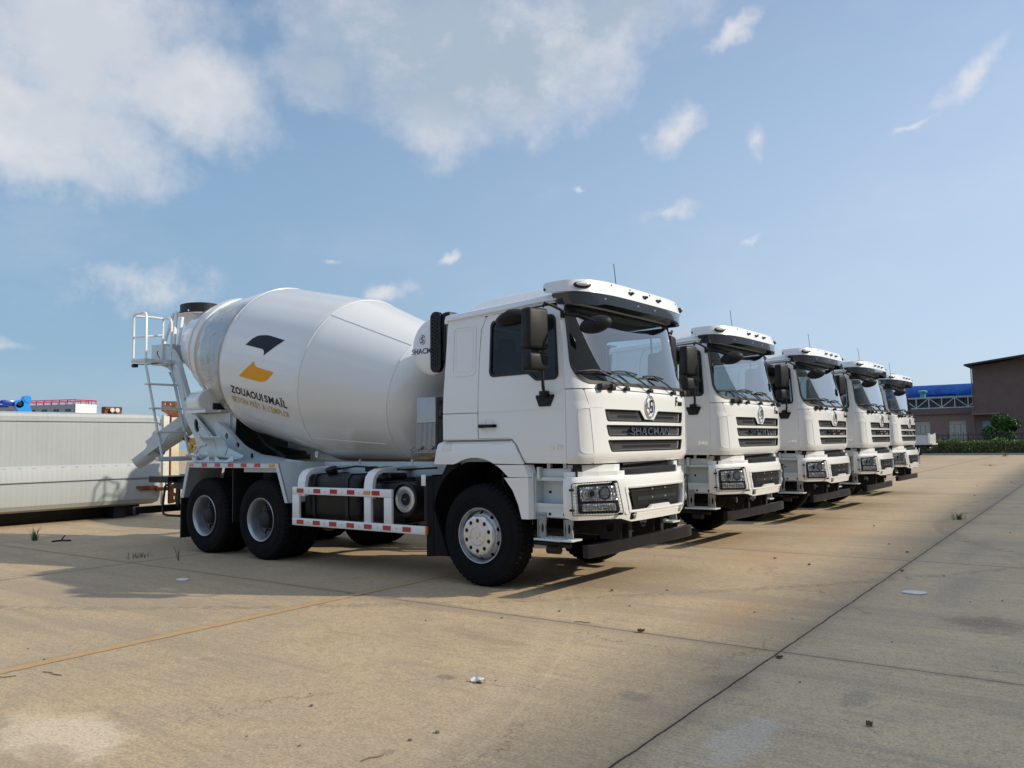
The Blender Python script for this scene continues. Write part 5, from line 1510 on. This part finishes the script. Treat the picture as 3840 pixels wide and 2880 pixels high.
for y in (-11, -7, -3, 1.2): m.box((-13.6, y, .135), (1.8, .25, .27))
m.box((-13.75, -5.4, .13), (1.2, 14.6, .27))  # dark block added to stand for shade under the silo; crossbars are skids
at(m.build('skid', m_dark), s1)
m = MB(); 
for i in range(52): m.box((-12.472, -13+.6+i*.285, 1.195), (.012, .06, .01))
at(m.build('rivet', m_grey), s1)
m = MB(); m.box((-12.42, 1.72, .66), (.05, .40, .10), bev=.01); m.box((-12.44, 1.30+.25, .68), (.04, .2, .06)); m.box((-12.40, 2.05, .62), (.10, .3, .08)); m.cyl((-12.40, 1.9, .66), (-12.34, 1.9, .66), .03); m.box((-12.38, 2.25, .5), (.06, .12, .45)); m.panel(ell(0, 0, .10, .12, 16), [ell(0, 0, .045, .05, 12)], .05, lambda u, v, d: Vector((-12.42+d, 2.33+u, .40+v)), 0, .03)
at(m.build('rusted_coupling', m_rust), s1)
s2 = empty('silo_tank', (-16, -4, 0), 0, 'pale green grey silo lying behind the white one with rusty feet standing up', 'silo')
prof2 = [(-.40, 2.50), (-.05, 2.44), (0, 2.3), (0, .6), (-.2, .35), (-2.2, .35), (-2.4, .6), (-2.4, 2.3), (-2.2, 2.5)]
at(silo_body(-14.9, prof2, -12, 3.35, .4).build('shell', m_silo2, None, ang=40), s2)
m = MB()
for y in (-9, -3, 2): m.box((-16, y, .18), (2.0, .3, .35))
[at(q_, s2) for q_ in m.build_each('skid', m_dark, key=lambda c: round(c.y/5))]
m = MB(); m.box((-12.85, 2.36, 1.30), (.10, .15, 2.14)); m.box((-13.6, 2.36, 2.2), (1.5, .12, .14)); at(m.build('foot_column', m_white2), s2)
m = MB(); m.box((-12.83, 2.58, 1.30), (.08, .20, 2.14)); m.box((-13.6, 2.58, 2.2), (1.5, .12, .14)); at(m.build('foot_column', m_rusty), s2)
m = MB(); m.panel([(2.215, 2.47), (2.40, 2.37), (2.66, 2.37), (2.655, 2.71), (2.215, 2.70)], [ell(2.30, 2.63, .028, .028, 14), ell(2.44, 2.63, .028, .028, 14), rect(2.50, 2.52, 2.43, 2.50), rect(2.58, 2.60, 2.43, 2.50)], .06, lambda u, v, d: Vector((-12.76-d, u, v)), 0, .03)
m.box((-12.83, 2.46, 1.3), (.11, .03, 2.1)); m.box((-12.83, 2.58, 2.36), (.16, .24, .03))
at(m.build('foot_plate', m_rust), s2)
m = MB(); m.box((-14.85, 2.03, 2.52), (.2, .42, .24)); m.box((-14.74, 2.03, 2.60), (.03, .42, .04)); at(m.build('foot_plate', m_rust), s2)
m = MB()
for y in (1.97, 2.10): m.lathe([(0, .03), (.05, .06), (.06, .05), (.06, .03)], (-14.74, y, 2.55), (1, 0, 0), n=16)
at(m.build('foot_socket', m_white2), s2)

# blue folded boom of a pump behind the silos
m_blue = mat('blue_boom_paint', (.012, .045, .30), .3, 0, .4); m_lblue = mat('light_blue_joint_paint', (.02, .28, .80), .3, 0, .4)
pb = empty('concrete_pump_boom', (-22.4, 0, 0), 0, 'blue folded boom arm sticking out above the white silo at the left edge', 'boom')
m = MB(); m.cyl((-22.5, -1.8, 2.93), (-22.4, 2.45, 3.02), .085, .08); m.box((-22.45, .5, 3.12), (.14, 4.2, .10), bev=.02); m.box((-22.4, 2.5, 3.08), (.16, .5, .2), bev=.04); at(m.build('boom_arm', m_blue), pb)
m = MB(); m.cyl((-22.22, 2.72, 3.06), (-22.45, 2.72, 3.06), .13, n=28); m.cyl((-22.20, 2.95, 3.22), (-22.45, 2.95, 3.22), .11, n=24); m.panel([(2.60, 3.0), (2.82, 3.22), (3.05, 3.18), (3.02, 3.02), (3.22, 2.5), (2.85, 2.5)], [], .3, lambda u, v, d: Vector((-22.22-d, u, v)), 0, .2); at(m.build('boom_joint', m_lblue), pb)
m = MB(); m.cyl((-22.18, 2.72, 3.06), (-22.24, 2.72, 3.06), .07, n=20); at(m.build('joint_pin', m_dnavy), pb)
m = MB(); m.box((-22.45, -1.0, 3.22), (.12, 3.0, .07), bev=.01); m.box((-22.5, -.7, 2.95), (.3, 1.5, .22)); at(m.build('boom_pipe', m_white2), pb)
m = MB(); m.box((-22.5, 3.0, 1.25), (.5, .5, 2.5)); m.box((-22.5, 0, .6), (2.3, 7, 1.0)); at(m.build('boom_base', m_blue), pb)
# yellow machine standing beyond the ladder
# ================================================================== far left building
m_bw = mat('grey_render', (.30, .33, .36), .8, var=.06); m_tile = mat('white_wall_tile', (.80, .79, .76), .6); m_redst = mat('red_steel_frame', (.50, .03, .09), .5)
m_win = mat('dark_window_glass', (.03, .04, .05), .15)
fb = empty('office_building', (-131.3, 53.1, 0), 0, 'distant grey building with white end wall and red steel frame on its roof', 'building')
ca, cb, cc = Vector((-131.3, 53.1, 0)), Vector((-176, 32.6, 0)), Vector((-132.75, 57.15, 0))
u1 = (cb-ca).normalized(); L1 = (cb-ca).length; u2 = (cc-ca).normalized(); L2 = (cc-ca).length
def fw(u, z, d): n = Vector((u1.y, -u1.x, 0)); n = n if n.x > 0 else -n; return ca+u1*u-n*d+Vector((0, 0, z))
m = MB(); m.prism([(0, 0), (0, 9.2), (L1, 9.2), (L1, 0)], fw, 0, .3)
m.prism([(0, 8.95), (0, 9.2), (L1, 9.2), (L1, 8.95)], fw, .3, L2); at(m.build('wall', m_bw), fb)
m = MB(); m.prism([(0, 0), (L2, 0), (L2, 9.25), (0, 9.25)], lambda u, v, d: ca+u2*u+u1*(-.02+d)+Vector((0, 0, v)), 0, .3); at(m.build('end_wall', m_tile), fb)
m = MB()
for i in range(14): m.prism([(.15+i*.3, 7.0), (.17+i*.3, 7.0), (.17+i*.3, 9.2), (.15+i*.3, 9.2)], lambda u, v, d: ca+u2*u+u1*(-.03+d)+Vector((0, 0, v)), 0, .02)
for z in (7.3, 7.8, 8.3, 8.8): m.prism([(0, z), (L2, z), (L2, z+.03), (0, z+.03)], lambda u, v, d: ca+u2*u+u1*(-.035+d)+Vector((0, 0, v)), 0, .02)
at(m.build('tile_joint', m_bw), fb)
m = MB()
for z in (9.95,): 
    for a, b in ((ca, ca+u1*L1), (ca, cc), (cc, cc+u1*L1)): m.cyl(a+Vector((0, 0, z)), b+Vector((0, 0, z)), .07, n=6)
for i in range(24):
    p = ca+u1*(.1+i*1.5); m.cyl(p+Vector((0, 0, 9.2)), p+Vector((0, 0, 9.95)), .07, n=6); m.cyl(p+Vector((0, 0, 9.8)), p+(cc-ca)+Vector((0, 0, 9.8)), .05, n=6); q = p+(cc-ca); m.cyl(q+Vector((0, 0, 9.2)), q+Vector((0, 0, 9.95)), .07, n=6)
for t in (.25, .5, .75): p = ca.lerp(cc, t); m.cyl(p+Vector((0, 0, 9.2)), p+Vector((0, 0, 9.95)), .06, n=6)
at(m.build('roof_frame', m_redst), fb)
for i in range(11):
    for z0 in (8.05, 6.9):
        m = MB()
        for k in (0, 1): m.prism([(.9+i*2.3+k*.55, z0), (1.35+i*2.3+k*.55, z0), (1.35+i*2.3+k*.55, z0+.38), (.9+i*2.3+k*.55, z0+.38)], fw, -.03, .02)
        at(m.build('window', m_win), fb)

# ================================================================== far right
m_kerb = mat('kerb_stone', (.33, .32, .30), .8, var=.15, vscale=2)
m = MB()
for i in range(56): m.box((-45+i*1.5, 67.15-.0, .07), (1.48, .18, .16), bev=.01)
tag(m.build('kerb', m_kerb), kind='structure')
m_soil = mat('soil_and_grass', (.09, .10, .045), .95, var=.4, vscale=2)
m = MB(); m.box((-10, 74, .05), (90, 13.5, .12)); tag(m.build('verge', m_soil), kind='structure')
def leafmat(name, c1, c2):
    m = bpy.data.materials.new(name); m.use_nodes = True; nt = m.node_tree; p = nt.nodes['Principled BSDF']; g = G(nt)
    P = g.n('ShaderNodeTexCoord').outputs['Object']
    n = g.noise(P, 2.2, 5, .7); n2 = g.noise(P, 25, 2, .5)
    g.put(p.inputs['Base Color'], g.mix(g.ramp(g.m('ADD', g.m('MULTIPLY', n, .6), g.m('MULTIPLY', n2, .4)), .38, .62), (*c1, 1), (*c2, 1)))
    p.inputs['Roughness'].default_value = .5
    p.inputs['Transmission Weight'].default_value = 0
    return m
m_leaf = leafmat('hedge_leaf', (.030, .075, .012), (.13, .24, .03)); m_leafd = leafmat('bush_leaf', (.018, .065, .012), (.06, .17, .022)); m_bark = mat('bark', (.10, .075, .05), .9, var=.3)
def leaves(mb, pts, s):
    for p in pts:
        n = Vector((random.gauss(0, 1), random.gauss(0, 1), random.gauss(.4, 1))).normalized(); u = n.orthogonal().normalized(); v = n.cross(u)
        a = random.uniform(0, pi); u, v = u*cos(a)+v*sin(a), v*cos(a)-u*sin(a); k = s*random.uniform(.6, 1.3)
        p = Vector(p)
        mb.face([mb.bm.verts.new(p-u*k), mb.bm.verts.new(p+v*k*.5), mb.bm.verts.new(p+u*k), mb.bm.verts.new(p-v*k*.5)])
m = MB(); pts = []
for i in range(9000):
    x = random.uniform(-14, 5); top = 1.12+.10*sin(x*1.7)+.08*sin(x*4.1+1)+.07*sin(x*9.3)+random.gauss(0, .05)
    f = random.random()
    if f < .45: pts.append((x, 67.9+random.uniform(-.12, .25)-.1, random.uniform(.10, top)))
    else: pts.append((x, random.uniform(67.8, 69.3), top-abs(random.gauss(0, .10))+.03))
for i in range(1800):
    x = random.uniform(-14, 5); k = random.random(); top = 1.12+.10*sin(x*1.7)+.08*sin(x*4.1+1)
    pts.append((x+random.gauss(0, .04), random.uniform(67.9, 69), top+k*.14*max(0, sin(x*13+sin(x*5)*2))))
leaves(m, pts, .065)
hd = m.build('hedge', m_leaf, ang=180); tag(hd, 'clipped dark green hedge along the kerb at the far right', 'hedge')
m = MB()
for i in range(1500): 
    x = random.uniform(-14, 5); m.box((x, random.uniform(68.1, 69.1), random.uniform(.2, .9)), (.02, .02, .5), rx=random.gauss(0, .4), ry=random.gauss(0, .4))
m.box((-4.5, 68.65, .55), (19, .7, .9)); m.build('hedge_branches', m_bark, hd)
# iron fence: one thing, its rails and its pickets each a part
m_iron = mat('black_iron', (.012, .012, .014), .5)
fe = empty('iron_fence', (-5, 69.7, 0), 0, 'black wrought iron picket fence standing behind the hedge', 'fence')
m = MB()
for z in (1.66, 1.30, .3): m.box((-5, 69.7, z), (26, .03, .045))
at(m.build('rail', m_iron), fe)
for i in range(68):
    x = -18+i*.385; m = MB(); big = i % 8 == 5
    m.box((x, 69.7, .92), (.045 if not big else .08, .045, 1.75)); m.cyl((x, 69.7, 1.79), (x, 69.7, 1.93 if not big else 2.0), .035, .003, n=6)
    m.tube([(x+.1925+.11*cos(a), 69.7, 1.48+.11*sin(a)) for a in [2*pi*k/12 for k in range(12)]], .014, 4, closed=True)
    at(m.build('picket', m_iron), fe)
def tree(name, loc, cz, rx, rz_, n, s, lm, label, cat, trunk_r=.08):
    t = empty(name, loc, 0, label, cat)
    L = Vector(loc); clumps = []
    for i in range(46):
        d = Vector((random.gauss(0, 1), random.gauss(0, 1), random.gauss(0, 1))).normalized()*random.uniform(.35, .92)
        clumps.append((Vector((d.x*rx, d.y*rx, cz+d.z*rz_)), random.uniform(.22, .42)*rx))
    pts = []
    for i in range(n):
        c, r = random.choice(clumps); d = Vector((random.gauss(0, 1), random.gauss(0, 1), random.gauss(0, .8))).normalized()*r*random.random()**.4
        pts.append(c+d)
    m = MB(); leaves(m, pts, s); m.build('crown', lm, t, ang=180)
    m = MB(); m.tube([(0, 0, 0), (.02, 0, cz*.5), (0, .02, cz)], trunk_r, 8)
    for c, r in clumps[:14]: m.tube([(0, 0, cz*.45), tuple(c*.6+Vector((0, 0, cz*.15))), tuple(c)], trunk_r*.35, 5)
    m.build('trunk', m_bark, t)
    return t
tree('round_bush', (-3.15, 72.3, .1), 1.72, 1.32, 1.42, 18000, .095, m_leafd, 'round dark green bush in front of the tall brown building', 'bush')
tree('leafy_tree', (-44.4, 34.0, 0), 2.9, 1.8, 1.35, 2200, .12, m_leafd, 'small green tree top showing behind the silos beside the ladder', 'tree', .12)
# tall brown building
m_brown = mat('brown_render', (.180, .122, .106), .85, var=.08, vscale=1.2, bump=.1, bscale=10, dirt=.12, dcol=(.1, .07, .06)); m_brown2 = mat('brown_render_light', (.25, .168, .146), .85, var=.06)
m_navyroof = mat('navy_sheet_roof', (.02, .025, .055), .4, var=.1); m_shut = mat('roller_shutter', (.50, .50, .46), .55, var=.06); m_pan = mat('beige_panel', (.42, .38, .27), .7)
tb = empty('brown_warehouse', (3, 84, 0), 0, 'tall brown rendered building with a dark gable roof at the right edge', 'building')
def wall(out, holes, y, th=.3):
    mm = MB(); mm.panel(out, holes, 3.0, lambda u, v, d: Vector((u, y+d, v)), 0, th); return mm
mm = wall([(-6.7, 0), (26, 0), (26, 8.5), (9.65, 10.35), (-6.7, 8.5)], [rect(-6.12, -5.25, .1, 3.05)], 84)
mm.box((-6.55, 104, 4.25), (.3, 39.4, 8.5)); at(mm.build('wall', m_brown), tb)
m = MB()
for sx, x0, x1 in ((1, -7.2, 9.65), (-1, 26.5, 9.65)):
    z0, z1 = 8.52, 10.45
    m.grid([[(x0, 82.6, z0), (x0, 124, z0)], [(x1, 82.6, z1), (x1, 124, z1)]]); m.grid([[(x0, 82.6, z0+.16), (x0, 124, z0+.16)], [(x1, 82.6, z1+.2), (x1, 124, z1+.2)]])
    m.grid([[(x0, 82.6, z0), (x0, 82.6, z0+.16)], [(x1, 82.6, z1), (x1, 82.6, z1+.2)]]); m.grid([[(x0, 82.6, z0), (x0, 82.6, z0+.16)], [(x0, 124, z0), (x0, 124, z0+.16)]])
at(m.build('roof', m_navyroof, ang=10), tb)
m = MB(); m.box((-5.6, 83.45, 3.72), (2.5, 1.1, .16)); at(m.build('canopy', m_brown2), tb)
m = MB(); m.box((-5.68, 84.12, 1.6), (.95, .04, 3.0)); at(m.build('door', mat('blue_grey_door', (.20, .27, .36), .4)), tb)
m = MB(); m.cyl((-6.78, 83.93, 0), (-6.78, 83.93, 8.4), .05, n=8); at(m.build('downpipe', m_brown2), tb)
# low brown building
lb = empty('brown_annex', (-18, 86, 0), 0, 'low brown building with shuttered windows left of the tall brown one', 'building')
wins = [(-17.4, -15.8), (-12.55, -11.1), (-9.38, -7.78)]
mm = wall([(-34, 0), (-6.85, 0), (-6.85, 4.25), (-34, 4.25)], [rect(a, b, 1.15, 3.2) for a, b in wins], 86); mm.box((-20.4, 92, 4.1), (27, 11.5, .3)); at(mm.build('wall', m_brown2), lb)
m = MB(); m.box((-20.4, 85.88, 4.18), (27.1, .24, .62)); at(m.build('cornice', m_brown), lb)
for a, b in wins:
    m = MB(); m.box(((a+b)/2, 86.15, 1.95), (b-a, .04, 1.62)); 
    for k in range(15): m.box(((a+b)/2, 86.12, 1.18+k*.105), (b-a, .03, .02))
    w_ = at(m.build('window_shutter', m_shut), lb)
    m = MB(); m.box(((a+b)/2, 86.13, 2.98), (b-a, .06, .42)); m2 = m.build('lintel_panel', m_pan, w_); 
    m = MB(); 
    for k in (.33, .66): m.box((a+(b-a)*k, 86.09, 1.95), (.04, .03, 1.6))
    m.build('window_mullion', m_kerb, w_)
# truss gantry
gt = empty('conveyor_gantry', (-18, 86, 0), 0, 'white lattice gantry running along the top of the low brown building', 'gantry')
m_gal = mat('galvanised_white', (.62, .65, .68), .5, .1); m_corr = mat('corrugated_grey', (.20, .24, .30), .6)
m = MB()
for z in (4.55, 5.6): m.box((-20.4, 86.2, z), (27, .12, .09))
for z in (4.55, 5.6): m.box((-20.4, 88.2, z), (27, .12, .09))
m.box((-20.4, 87.2, 5.68), (27, 2.3, .05))
at(m.build('chord', m_gal), gt)
for i in range(22):
    x = -33+i*1.215
    m = MB(); m.cyl((x, 86.18, 4.55), (x, 86.18, 5.6), .055, n=6)
    if i % 2: m.cyl((x, 86.2, 4.58), (x+1.2, 86.2, 5.58), .045, n=6)
    else: m.cyl((x, 86.2, 5.58), (x+1.2, 86.2, 4.58), .045, n=6)
    at(m.build('brace', m_gal), gt)
m = MB(); m.grid([[(-33.9+k*.12, 88.1+(.06 if k % 2 else 0), 4.5), (-33.9+k*.12, 88.1+(.06 if k % 2 else 0), 5.6)] for k in range(226)]); at(m.build('cladding', m_corr, ang=10), gt)
# blue arched roof hall
m_broof = bpy.data.materials.new('blue_arched_sheet'); m_broof.use_nodes = True
_nt = m_broof.node_tree; _p = _nt.nodes['Principled BSDF']; _g = G(_nt); _P = _g.n('ShaderNodeTexCoord').outputs['Object']
_g.put(_p.inputs['Base Color'], _g.mix(_g.ramp(_g.noise(_g.mapping(_P, scl=(1, .3, .3)), 1.2, 4, .6), .4, .65), (.002, .038, .20, 1), (.004, .065, .28, 1))); _p.inputs['Roughness'].default_value = .7; _p.inputs['Specular IOR Level'].default_value = .1
bh = empty('blue_roofed_hall', (-25, 104, 0), 0, 'hall with a bright blue arched sheet roof behind the low brown building', 'building')
m = MB(); rows = []
for i in range(21):
    a = pi*i/20; rows.append([(-60, 106-7*cos(a), 5.55+2.6*sin(a)), (-4, 106-7*cos(a), 5.55+2.5*sin(a))])
m.grid(rows); at(m.build('roof', m_broof, ang=25), bh)
m = MB(); m.box((-32, 106, 2.8), (56, 13.8, 5.5)); at(m.build('wall', m_corr), bh)
m = MB(); m.cyl((-13.7, 97.2, 5.6), (-13.7, 97.2, 6.75), .30, n=16); m.lathe([(6.75, .30), (6.78, .5), (6.95, .5), (7.05, .35), (7.07, 0)], (-13.7, 97.2, 0), (0, 0, 1), n=20); at(m.build('roof_vent', mat('teal_vent', (.10, .33, .40), .4)), bh)
m = MB(); m.cyl((-13.2, 97.5, 6.45), (-10.4, 97.5, 6.45), .10, n=12); m.cyl((-10.4, 97.5, 6.45), (-10.4, 97.5, 5.8), .1, n=12); at(m.build('roof_duct', m_broof), bh)
# small flatbed truck behind the last mixer
fl = empty('flatbed_truck', (-9, 61.2, 0), 0, 'pale grey drop side flatbed truck standing in front of the hedge', 'truck')
m = MB(); m.box((-9.2, 61.2, .99), (5.6, 2.2, .10)); m.box((-9.4, 60.1, 1.33), (5.3, .05, .62)); m.box((-9.4, 62.3, 1.33), (5.3, .05, .62)); m.box((-9.4, 60.08, 1.66), (5.3, .06, .05))
for x in (-7.6, -8.6, -9.6): m.box((x, 60.07, 1.33), (.02, .03, .6))
at(m.build('drop_side', mat('pale_grey_bed', (.50, .53, .56), .4, dirt=.15)), fl)
m = MB(); m.box((-6.62, 61.2, 1.35), (.06, 2.2, .74))
for k in range(8): m.box((-6.58, 60.28+k*.27, 1.36), (.06, .10, .62), bev=.01)
m.box((-6.60, 60.12, 1.42), (.14, .10, .80), bev=.02); m.box((-6.60, 62.3, 1.42), (.14, .10, .80), bev=.02); at(m.build('tailgate', m_white), fl)
m = MB(); m.box((-9.2, 61.2, .80), (5.2, .8, .22)); m.box((-6.9, 61.2, .55), (.1, 1.9, .12)); m.box((-7.1, 60.4, .7), (.5, .3, .3)); at(m.build('chassis_frame', m_dark), fl)
for x, y in ((-7.9, 60.3), (-7.9, 62.1), (-11.8, 60.3), (-11.8, 62.1)):
    m = MB(); m.lathe([(-.14, .2), (-.14, .36), (-.1, .40), (.1, .40), (.14, .36), (.14, .2), (.05, .19), (.05, 0)], (x, y, .40), (0, 1, 0), n=32); at(m.build('wheel', m_tyre), fl)
m = MB(); m.box((-6.62, 60.5, .72), (.05, .3, .08)); m.box((-7.3, 60.05, .52), (.06, .03, .35)); m.box((-7.62, 60.05, .50), (.05, .03, .3)); at(m.build('rear_lamp_frame', m_white), fl)
m = MB(); m.box((-12.9, 61.2, 1.5), (1.5, 2.0, 1.5), bev=.15); at(m.build('cab', m_white), fl)
m = MB(); m.box((-13.2, 61.2, 1.85), (1.0, 2.02, .5), bev=.1); at(m.build('cab_window', m_win), fl)
# building on the open side whose shadow falls over the yard
sb = empty('assembly_hall', (50.7, 30, 0), radians(2.2), 'tall pale sheet clad assembly hall along the open side of the yard', 'building')
m = MB(); m.box((0, 0, 13.5), (16, 260, 27)); m.build('wall', mat('pale_cladding', (.45, .44, .42), .7, var=.08), sb)
m = MB()
for k in range(22): 
    m2 = MB(); m2.box((-8.02, -105+k*10, 6), (.06, 5, 3)); m2.build('window', m_win, sb)
m.bm.free()

# ================================================================== weeds and litter on the concrete
m_grass = mat('weed_green', (.07, .15, .03), .7, var=.3, vscale=20); m_dry = mat('dry_stem', (.20, .15, .08), .9)
def weed(loc, n, h, spread, label, m_=None, name='weed_tuft'):
    m = MB()
    for i in range(n):
        a = random.uniform(0, 2*pi); r = random.uniform(0, spread); b = Vector((r*cos(a), r*sin(a), 0)); l = h*random.uniform(.4, 1.1); w = .004+h*.015
        d = Vector((cos(a), sin(a), 0))*random.uniform(.1, .7)*l; t = Vector((-sin(a), cos(a), 0))*w
        p1, p2 = b+d*.4+Vector((0, 0, l*.6)), b+d+Vector((0, 0, l))
        v = [m.bm.verts.new(q) for q in (b-t, b+t, p1+t*.8, p1-t*.8)]; m.face(v); m.face([v[3], v[2], m.bm.verts.new(p2)])
    o = m.build(name, m_ or m_grass, ang=180); o.location = loc; tag(o, label, 'weed', kind='stuff' if spread > .2 else None); return o
weed((3.04, 9.0, 0), 40, .14, .12, 'green weed tuft growing in the slab joint where the shadow begins')
weed((-9.52, -1.86, 0), 26, .26, .05, 'upright green weed growing in a joint in front of the white silo')
weed((-5.75, -2.0, 0), 40, .07, .22, 'low sprawling weed patch in the joint by the rear wheels')
weed((-4.92, -1.86, 0), 5, .22, .01, 'thin dark weed stem standing by the rearmost wheel', m_dry)
weed((-.2, 40.0, 0), 50, .10, .5, 'low weeds in a joint far down the yard at the right')
weed((-1.9, 62.0, 0), 30, .45, .25, 'dry reddish weed near the far kerb', m_dry)
m_leafdry = mat('dead_leaf', (.13, .075, .035), .8); m_paper = mat('pale_scrap', (.62, .60, .56), .7); m_patch = mat('pale_filler', (.72, .70, .66), .85, var=.15, vscale=12)
def scrap(loc, r, mt_, label, name, cat, asp=.5, h=.01, rz=None, group=None, flat=False):
    m = MB(); n = 11; rz = random.uniform(0, pi) if rz is None else rz
    out = [(r*random.uniform(.7, 1.1)*cos(2*pi*i/n), r*asp*random.uniform(.7, 1.1)*sin(2*pi*i/n)) for i in range(n)]
    m.panel(out, [], r*.35, lambda u, v, d: Vector((u, v, .004+d+(0 if flat else h*random.uniform(0, 1)))), 0, -.003 if not flat else .006)
    o = m.build(name, mt_, ang=60 if flat else 20); o.location = loc; o.rotation_euler = (0, 0, rz); tag(o, label, cat, group); return o
scrap((2.23, -3.92, 0), .055, m_paper, 'crumpled pale scrap lying alone in the sunny foreground', 'litter_scrap', 'litter', .6, .03)
scrap((3.88, .82, 0), .13, m_patch, 'pale filler patch on the shaded slab at the right', 'filler_patch', 'patch', .8, 0, .2, None, True)
scrap((-3.3, -2.75, 0), .10, m_patch, 'pale filler patch in the truck shadow near the rear wheels', 'filler_patch', 'patch', .7, 0, 0, None, True)
scrap((2.44, -2.12, 0), .04, m_leafdry, 'curled dark leaf on the slab joint in front of the trucks', 'dead_leaf', 'leaf', .5, .03)
scrap((1.32, -.68, 0), .022, m_leafdry, 'small dark crumb near the underrun bar shadow', 'dead_leaf', 'leaf', .8, .02)
scrap((4.48, -3.35, 0), .026, m_leafdry, 'reddish dead leaf on the shaded concrete at the lower right', 'dead_leaf', 'leaf', .5, .03)
scrap((3.62, -2.28, 0), .025, m_leafdry, 'small dark crumb just beyond the long slab joint', 'dead_leaf', 'leaf', .8, .02)
m = MB(); m.tube([(-.17, 0, .012), (-.02, .02, .02), (.13, -.01, .015)], .014, 6); m.tube([(-.03, .0, .02), (.02, .05, .10)], .012, 6)
o = m.build('metal_offcut', m_dark); o.location = (-8.9, -1.67, 0); o.rotation_euler = (0, 0, .9); tag(o, 'small dark metal offcut lying in front of the silo', 'offcut')
for i, (x, y, l, a) in enumerate(((1.85, -2.09, .07, .3), (-.55, -5.7, .10, .9), (-.35, -5.45, .10, .1), (2.62, -5.2, .06, 1.2))):
    m = MB(); m.tube([(-l, 0, .005), (-l*.2, l*.15, .008), (l*.4, -.0, .006), (l, l*.2, .005)], .0035, 5)
    o = m.build('twig', m_dry); o.location = (x, y, 0); o.rotation_euler = (0, 0, a)
    tag(o, ['thin dry twig on the joint in front of the nearest truck', 'thin dry twig lying across the yellow line at the left', 'thin dry twig just right of the yellow line at the left', 'thin dry twig at the bottom edge of the sunny slab'][i], 'twig')
m_peb = mat('pebble', (.16, .14, .12), .9)
for i in range(70):
    if i < 30: x, y = random.uniform(-1.5, 5.2), random.uniform(-5.5, 2)
    else: y = random.uniform(2, 60); x = random.uniform(1.2, 4.5)-y*.06
    if x > -2 and x < 1.4 and -1.3 < y: x += 2
    r = random.uniform(.006, .014)*(1 if i < 30 else 1.8); m = MB(); b = bmesh.new(); bmesh.ops.create_icosphere(b, subdivisions=1, radius=r)
    for v in b.verts: v.co *= random.uniform(.7, 1.2); v.co.z *= .6
    bmesh.ops.translate(b, vec=(0, 0, r*.5), verts=b.verts); m.join(b); o = m.build('pebble', m_peb, ang=10); o.location = (x, y, 0)
    tag(o, 'tiny dark stone lying loose on the bare concrete', 'pebble', 'small stones scattered over the concrete')
